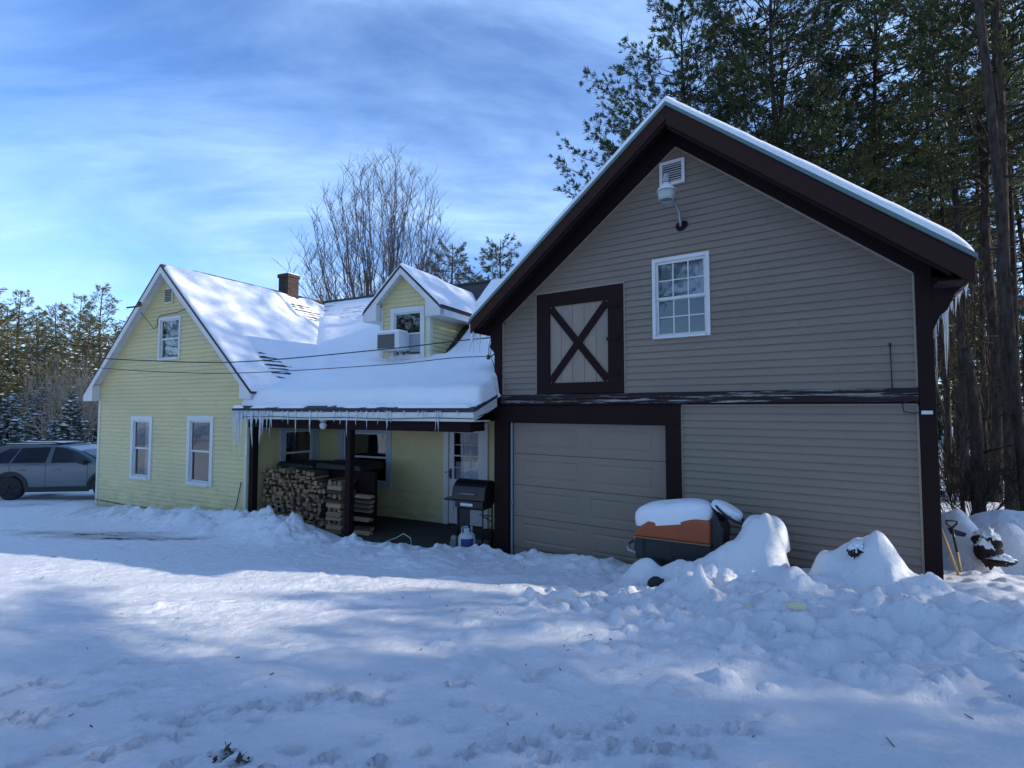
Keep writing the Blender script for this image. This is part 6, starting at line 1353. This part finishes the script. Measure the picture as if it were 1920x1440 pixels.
def fan_tree(seed, H, W, stems, r0):
    """broad upright crown: stems curve out of a short bole and end on a dome"""
    r_ = random.Random(seed); big = []; mid = []; tw = []
    def curve(p, d, L, n, r, up, out_):
        q = p.copy(); dd = d.copy(); res = []
        for k in range(n):
            dd = (dd+Vector((r_.gauss(0, .07), r_.gauss(0, .07), up))).normalized(); e = q+dd*(L/n); out_.append([*q, *e, r*(1-0.8*k/n), r*(1-0.8*(k+1)/n)]); res.append((q.copy(), dd.copy())); q = e
        return res, q, dd
    big.append([0, 0, -0.3, 0, 0, 1.6, r0*2.2, r0*1.8])
    NM = 13
    def dome(az, pol): return Vector((math.cos(az)*pol*W, math.sin(az)*pol*W, H*(1-0.42*pol**2.2)))
    mains = []
    for i in range(NM):
        az = i*2.399; pol = math.sqrt((i+0.5)/NM)*0.92; end = dome(az, pol); p0 = Vector((math.cos(az)*0.15, math.sin(az)*0.15, 1.4)); c1 = Vector((end.x*0.5, end.y*0.5, end.z*0.42)); mains.append((end, p0, c1))
    def bez(m_, t): return m_[1]*(1-t)**2+m_[2]*2*t*(1-t)+m_[0]*t*t
    def path(P, r0_, r1_, lo):
        for k in range(len(P)-1):
            f0, f1 = k/(len(P)-1), (k+1)/(len(P)-1); big.append([*P[k], *P[k+1], r0_+(r1_-r0_)*f0, r0_+(r1_-r0_)*f1]); tan = (P[k+1]-P[k]).normalized()
            if k >= lo:
                for j in range(3):
                    a_ = r_.uniform(0, 6.28); side = Vector((math.cos(a_), math.sin(a_), 0)); st, e, dd = curve(P[k+1], (tan*0.7+side*0.75+Vector((0, 0, .2))).normalized(), r_.uniform(0.6, 1.7)*(1.25-0.6*f1), 4, 0.010, 0.14, mid)
                    for (pp, pd) in st[1:]:
                        a_ = r_.uniform(0, 6.28); sd = Vector((math.cos(a_), math.sin(a_), 0)); curve(pp, (pd*0.7+sd*0.7+Vector((0, 0, .15))).normalized(), r_.uniform(0.35, 0.8), 2, 0.009, 0.12, tw)
    for m_ in mains: path([bez(m_, t/5*0.42) for t in range(6)], r0, r0*0.7, 3)
    for s_ in range(stems):
        az = s_*2.399+0.7; pol = math.sqrt((s_+0.5)/stems); end = dome(az, pol)*r_.uniform(0.95, 1.01); m_ = min(mains, key=lambda q: (q[0]-end).length*r_.uniform(0.8, 1.3)); ts = r_.uniform(0.22, 0.42); p0 = bez(m_, ts); tan = (bez(m_, ts+0.05)-p0).normalized(); c1 = p0+tan*(end-p0).length*0.55
        path([p0*(1-t/8)**2+c1*2*(t/8)*(1-t/8)+end*(t/8)**2+Vector((r_.gauss(0, .06), r_.gauss(0, .06), 0))*(t > 0) for t in range(9)], r0*0.55, 0.010, 1)
    return merge([seg_mesh(big, 6), seg_mesh(mid, 4), seg_mesh(tw, 3)])
bt = fan_tree(4, 15.6, 4.3, 96, 0.062)
xx = (716-960)/960*25.0; put_bare('maple_tree', bt, M['twig'], xx, 25.0, tz(xx, 25), 1.0, 0.5, 'large bare maple with a fan of upright branches behind the roof ridge')
bs = tree_mesh('bare_tree', bare_tree(8, 7.0, 7, 0.55, 0.055, depth=4, up=0.4, thick=1.25), M['barkpale'])
for px, Y, s, lb in ((120, 30, 0.95, 'pale multi-stemmed bare tree fanning out beyond the car windscreen'), (185, 33, 1.0, 'pale bare sapling clump near the gable corner'), (150, 26, 0.72, 'low pale bare clump just behind the snowy spruces')):
    xx = (px-960)/960*Y; put_bare('bare_tree', bs, None, xx, Y, tz(xx, Y), s, random.uniform(0, 6), lb, 'bare saplings beyond the car')
bs2 = tree_mesh('bare_tree', bare_tree(9, 8.0, 3, 0.3, 0.06, depth=5, up=0.5, thick=0.9), M['twig'])
for px, Y, s, lb in ((515, 38, 0.95, 'faint bare tree behind the brick chimney'), (585, 32, 0.9, 'bare tree between the chimney and the maple'), (830, 36, 1.15, 'bare tree behind the dormer pine')):
    xx = (px-960)/960*Y; put_bare('bare_tree', bs2, None, xx, Y, tz(xx, Y), s, random.uniform(0, 6), lb, 'bare trees behind the yellow house')
# right forest undergrowth and bare trunks
bu = tree_mesh('bare_shrub', bare_tree(21, 2.6, 5, 0.5, 0.010, depth=3, up=0.2, thick=1.0), M['bark'])
for k in range(18):
    Y = random.uniform(12, 24); px = random.uniform(1770, 1960); xx = (px-960)/960*Y
    put_bare('bare_shrub', bu, None, xx, Y, tz(xx, Y)+0.1, random.uniform(0.6, 1.15), random.uniform(0, 6), 'thin leafless brush among the trunks right of the garage', 'forest brush right of the garage')
bk_ = tree_mesh('bare_tree', bare_tree(31, 9.5, 1, 0.1, 0.06, depth=4, up=0.4), M['bark'])
for k, (px, Y, s) in enumerate([(1800, 16, 1.1), (1868, 21, 1.2), (1788, 21, 1.3), (1845, 28, 1.4), (1898, 24, 1.3), (1920, 19, 1.2), (1812, 25, 1.5), (1835, 19, 1.25), (1775, 28, 1.4), (1880, 33, 1.5)]):
    xx = (px-960)/960*Y; put_bare('bare_tree', bk_, None, xx, Y, tz(xx, Y), s, random.uniform(0, 6), 'thin dark leafless tree in the forest right of the garage', 'leafless trees right of the garage')
def snag(px, Y, H, r0, label, lean=0.0):
    xx = (px-960)/960*Y; m = MB(); P = [(lean*k/8*H, 0.05*math.sin(k), -0.3+H*k/8) for k in range(9)]; m.tube(P, [r0*1.35]+[r0*(1-0.04*k) for k in range(1, 9)], 12)
    r_ = random.Random(int(px))
    for k in range(9):
        z_ = H*r_.uniform(0.2, 0.95); a_ = r_.uniform(0, 6.28); L = r_.uniform(0.3, 1.4); b_ = (lean*z_, 0, z_); e = (b_[0]+math.cos(a_)*L, math.sin(a_)*L, z_+r_.uniform(-.3, .5)*L); m.tube([b_, e], [0.03, 0.008], 5)
    o = m.build('dead_tree', M['bark']); o.location = (xx, Y, tz(xx, Y)); tag(o, label, 'tree', 'broken and bare trunks right of the garage')
snag(1832, 12.5, 4.9, 0.15, 'thick broken-topped trunk standing behind the snow heap', -0.035)
snag(1890, 15.0, 21.0, 0.15, 'dark straight trunk right of the broken one', 0.01)
snag(1806, 18.0, 16.0, 0.12, 'dark trunk just left of the broken one', 0.0)
snag(1922, 12.0, 17.0, 0.11, 'leaning trunk cut by the right edge of the photo', -0.05)
snag(1776, 20.0, 15.0, 0.10, 'slim dark trunk close to the garage corner', 0.01)
snag(1872, 26.0, 18.0, 0.11, 'slim trunk deep in the woods near the dark straight one', -0.01)
snag(1843, 28.0, 18.0, 0.12, 'slim trunk deep in the woods behind the broken one', 0.015)
snag(1910, 20.0, 18.0, 0.12, 'slim straight trunk near the right edge of the photo', 0.0)
snag(1862, 22.0, 17.0, 0.13, 'trunk set back between the broken one and its dark neighbour', 0.0)

# far-off woods: one mass
def far_woods(name, x0, x1, y0, y1, n, H, seed, label, needle, d=1.0):
    r_ = np.random.default_rng(seed); S = []; C = []; D = []
    for k in range(n):
        x, y = r_.uniform(x0, x1), r_.uniform(y0, y1); h = H*r_.uniform(0.6, 1.15); z = tz(x, y); S.append([x, y, z, x+r_.normal(0, .3), y, z+h, 0.14, 0.03])
        kk = int(42*d); zz = z+h*r_.uniform(0.06, 1.0, kk); t = (zz-z)/h; rad = (2.6*(1.05-t)+0.2)*np.sqrt(r_.random(kk)); az = r_.uniform(0, 6.28, kk)
        C.append(np.stack([x+rad*np.cos(az), y+rad*np.sin(az), zz], 1)); D.append(np.stack([np.cos(az), np.sin(az), 0.3+0*az], 1))
        for q in range(5): a_ = r_.uniform(0, 6.28); L = r_.uniform(1, 2.5); z_ = z+h*r_.uniform(0.1, 0.7); S.append([x, y, z_, x+L*math.cos(a_), y+L*math.sin(a_), z_+r_.uniform(-.2, .5), 0.03, 0.01])
    C = np.concatenate(C); D = np.concatenate(D); V, F, F2 = tufts(C, D, 9, 0.6, 0.07, 0.7, r_)
    tv, tf = seg_mesh(S, 4)
    o = np_mesh(name, np.concatenate([V, tv]), np.concatenate([F, tf+len(V)]), [needle, M['bark']], False, None, np.concatenate([np.zeros(len(F)), np.ones(len(tf))]))
    tag(o, label, 'woods', None, 'stuff')
far_woods('distant_forest', 30, 95, 42, 62, 150, 17, 5, 'deep woods closing the view right of the garage', M['needle'], 1.3)
far_woods('distant_forest', 24, 62, 30, 42, 70, 15, 15, 'nearer dark woods behind the trunks right of the garage', M['needle'], 1.6)
far_woods('distant_forest', -75, -30, 50, 66, 130, 11.5, 6, 'far woods beyond the car on the left', M['needlesunlit'], 1.3)
# pines beside and behind the photographer: unseen, added to shade the yard and show in the windows
KF = Kind('pine_tree', dict(seed=17, H=8.6, cb=5.9, Rm=2.6, trunk_r=0.10, dens=1.6, K=10, blade=(0.22, 0.018), gap=0.28), M['bark'], M['needle'])  # added pine, crown height shaped to block sun over the middle yard
# (distance toward the sun, distance across it): the row that shades the yard leaves one slot of light
ROW = [(13, 1.5, KD, 0.90), (16, 2.0, KD, 0.82), (16, -1.5, KD, 0.9), (17.5, 1.2, KD, 0.85), (21, 0.8, KE, 0.95), (25, -1.5, KA, 0.72), (30, 0.2, KA, 0.70), (20, -4, KA, 0.7), (27, -6, KB, 0.8), (35, -3, KA, 0.9),
       (14.5, 5.2, KF, 0.78), (26, 11.2, KB, 0.74), (18.5, 9.4, KD, 0.85), (23, 9.8, KE, 1.0), (28, 10.8, KA, 0.62), (22, 12.2, KB, 0.78), (30, 13, KA, 0.80), (37, 11.5, KB, 0.9)]
OUT = [(0.985*r_+0.174*s_, -0.174*r_+0.985*s_, k_, q_) for r_, s_, k_, q_ in ROW]
OUT += [(-7, -15, KA, 0.9), (1, -17, KB, 0.9), (8, -14, KA, 0.95), (-14, -12, KB, 0.85), (-20, -8, KA, 0.8), (-3, -22, KA, 1.0), (-25, 1, KD, 0.95), (-23, 7, KE, 0.9), (-28, 11, KD, 1.0), (-31, 5, KD, 1.1), (-30, -3, KE, 1.1), (-34, 14, KE, 1.0)]
for x, y, k, s in OUT: k.put(x, y, tz(x, y), s, random.uniform(0, 6.28), 'unseen pine added round the yard for shade and window reflections', 'unseen pines added round the yard')
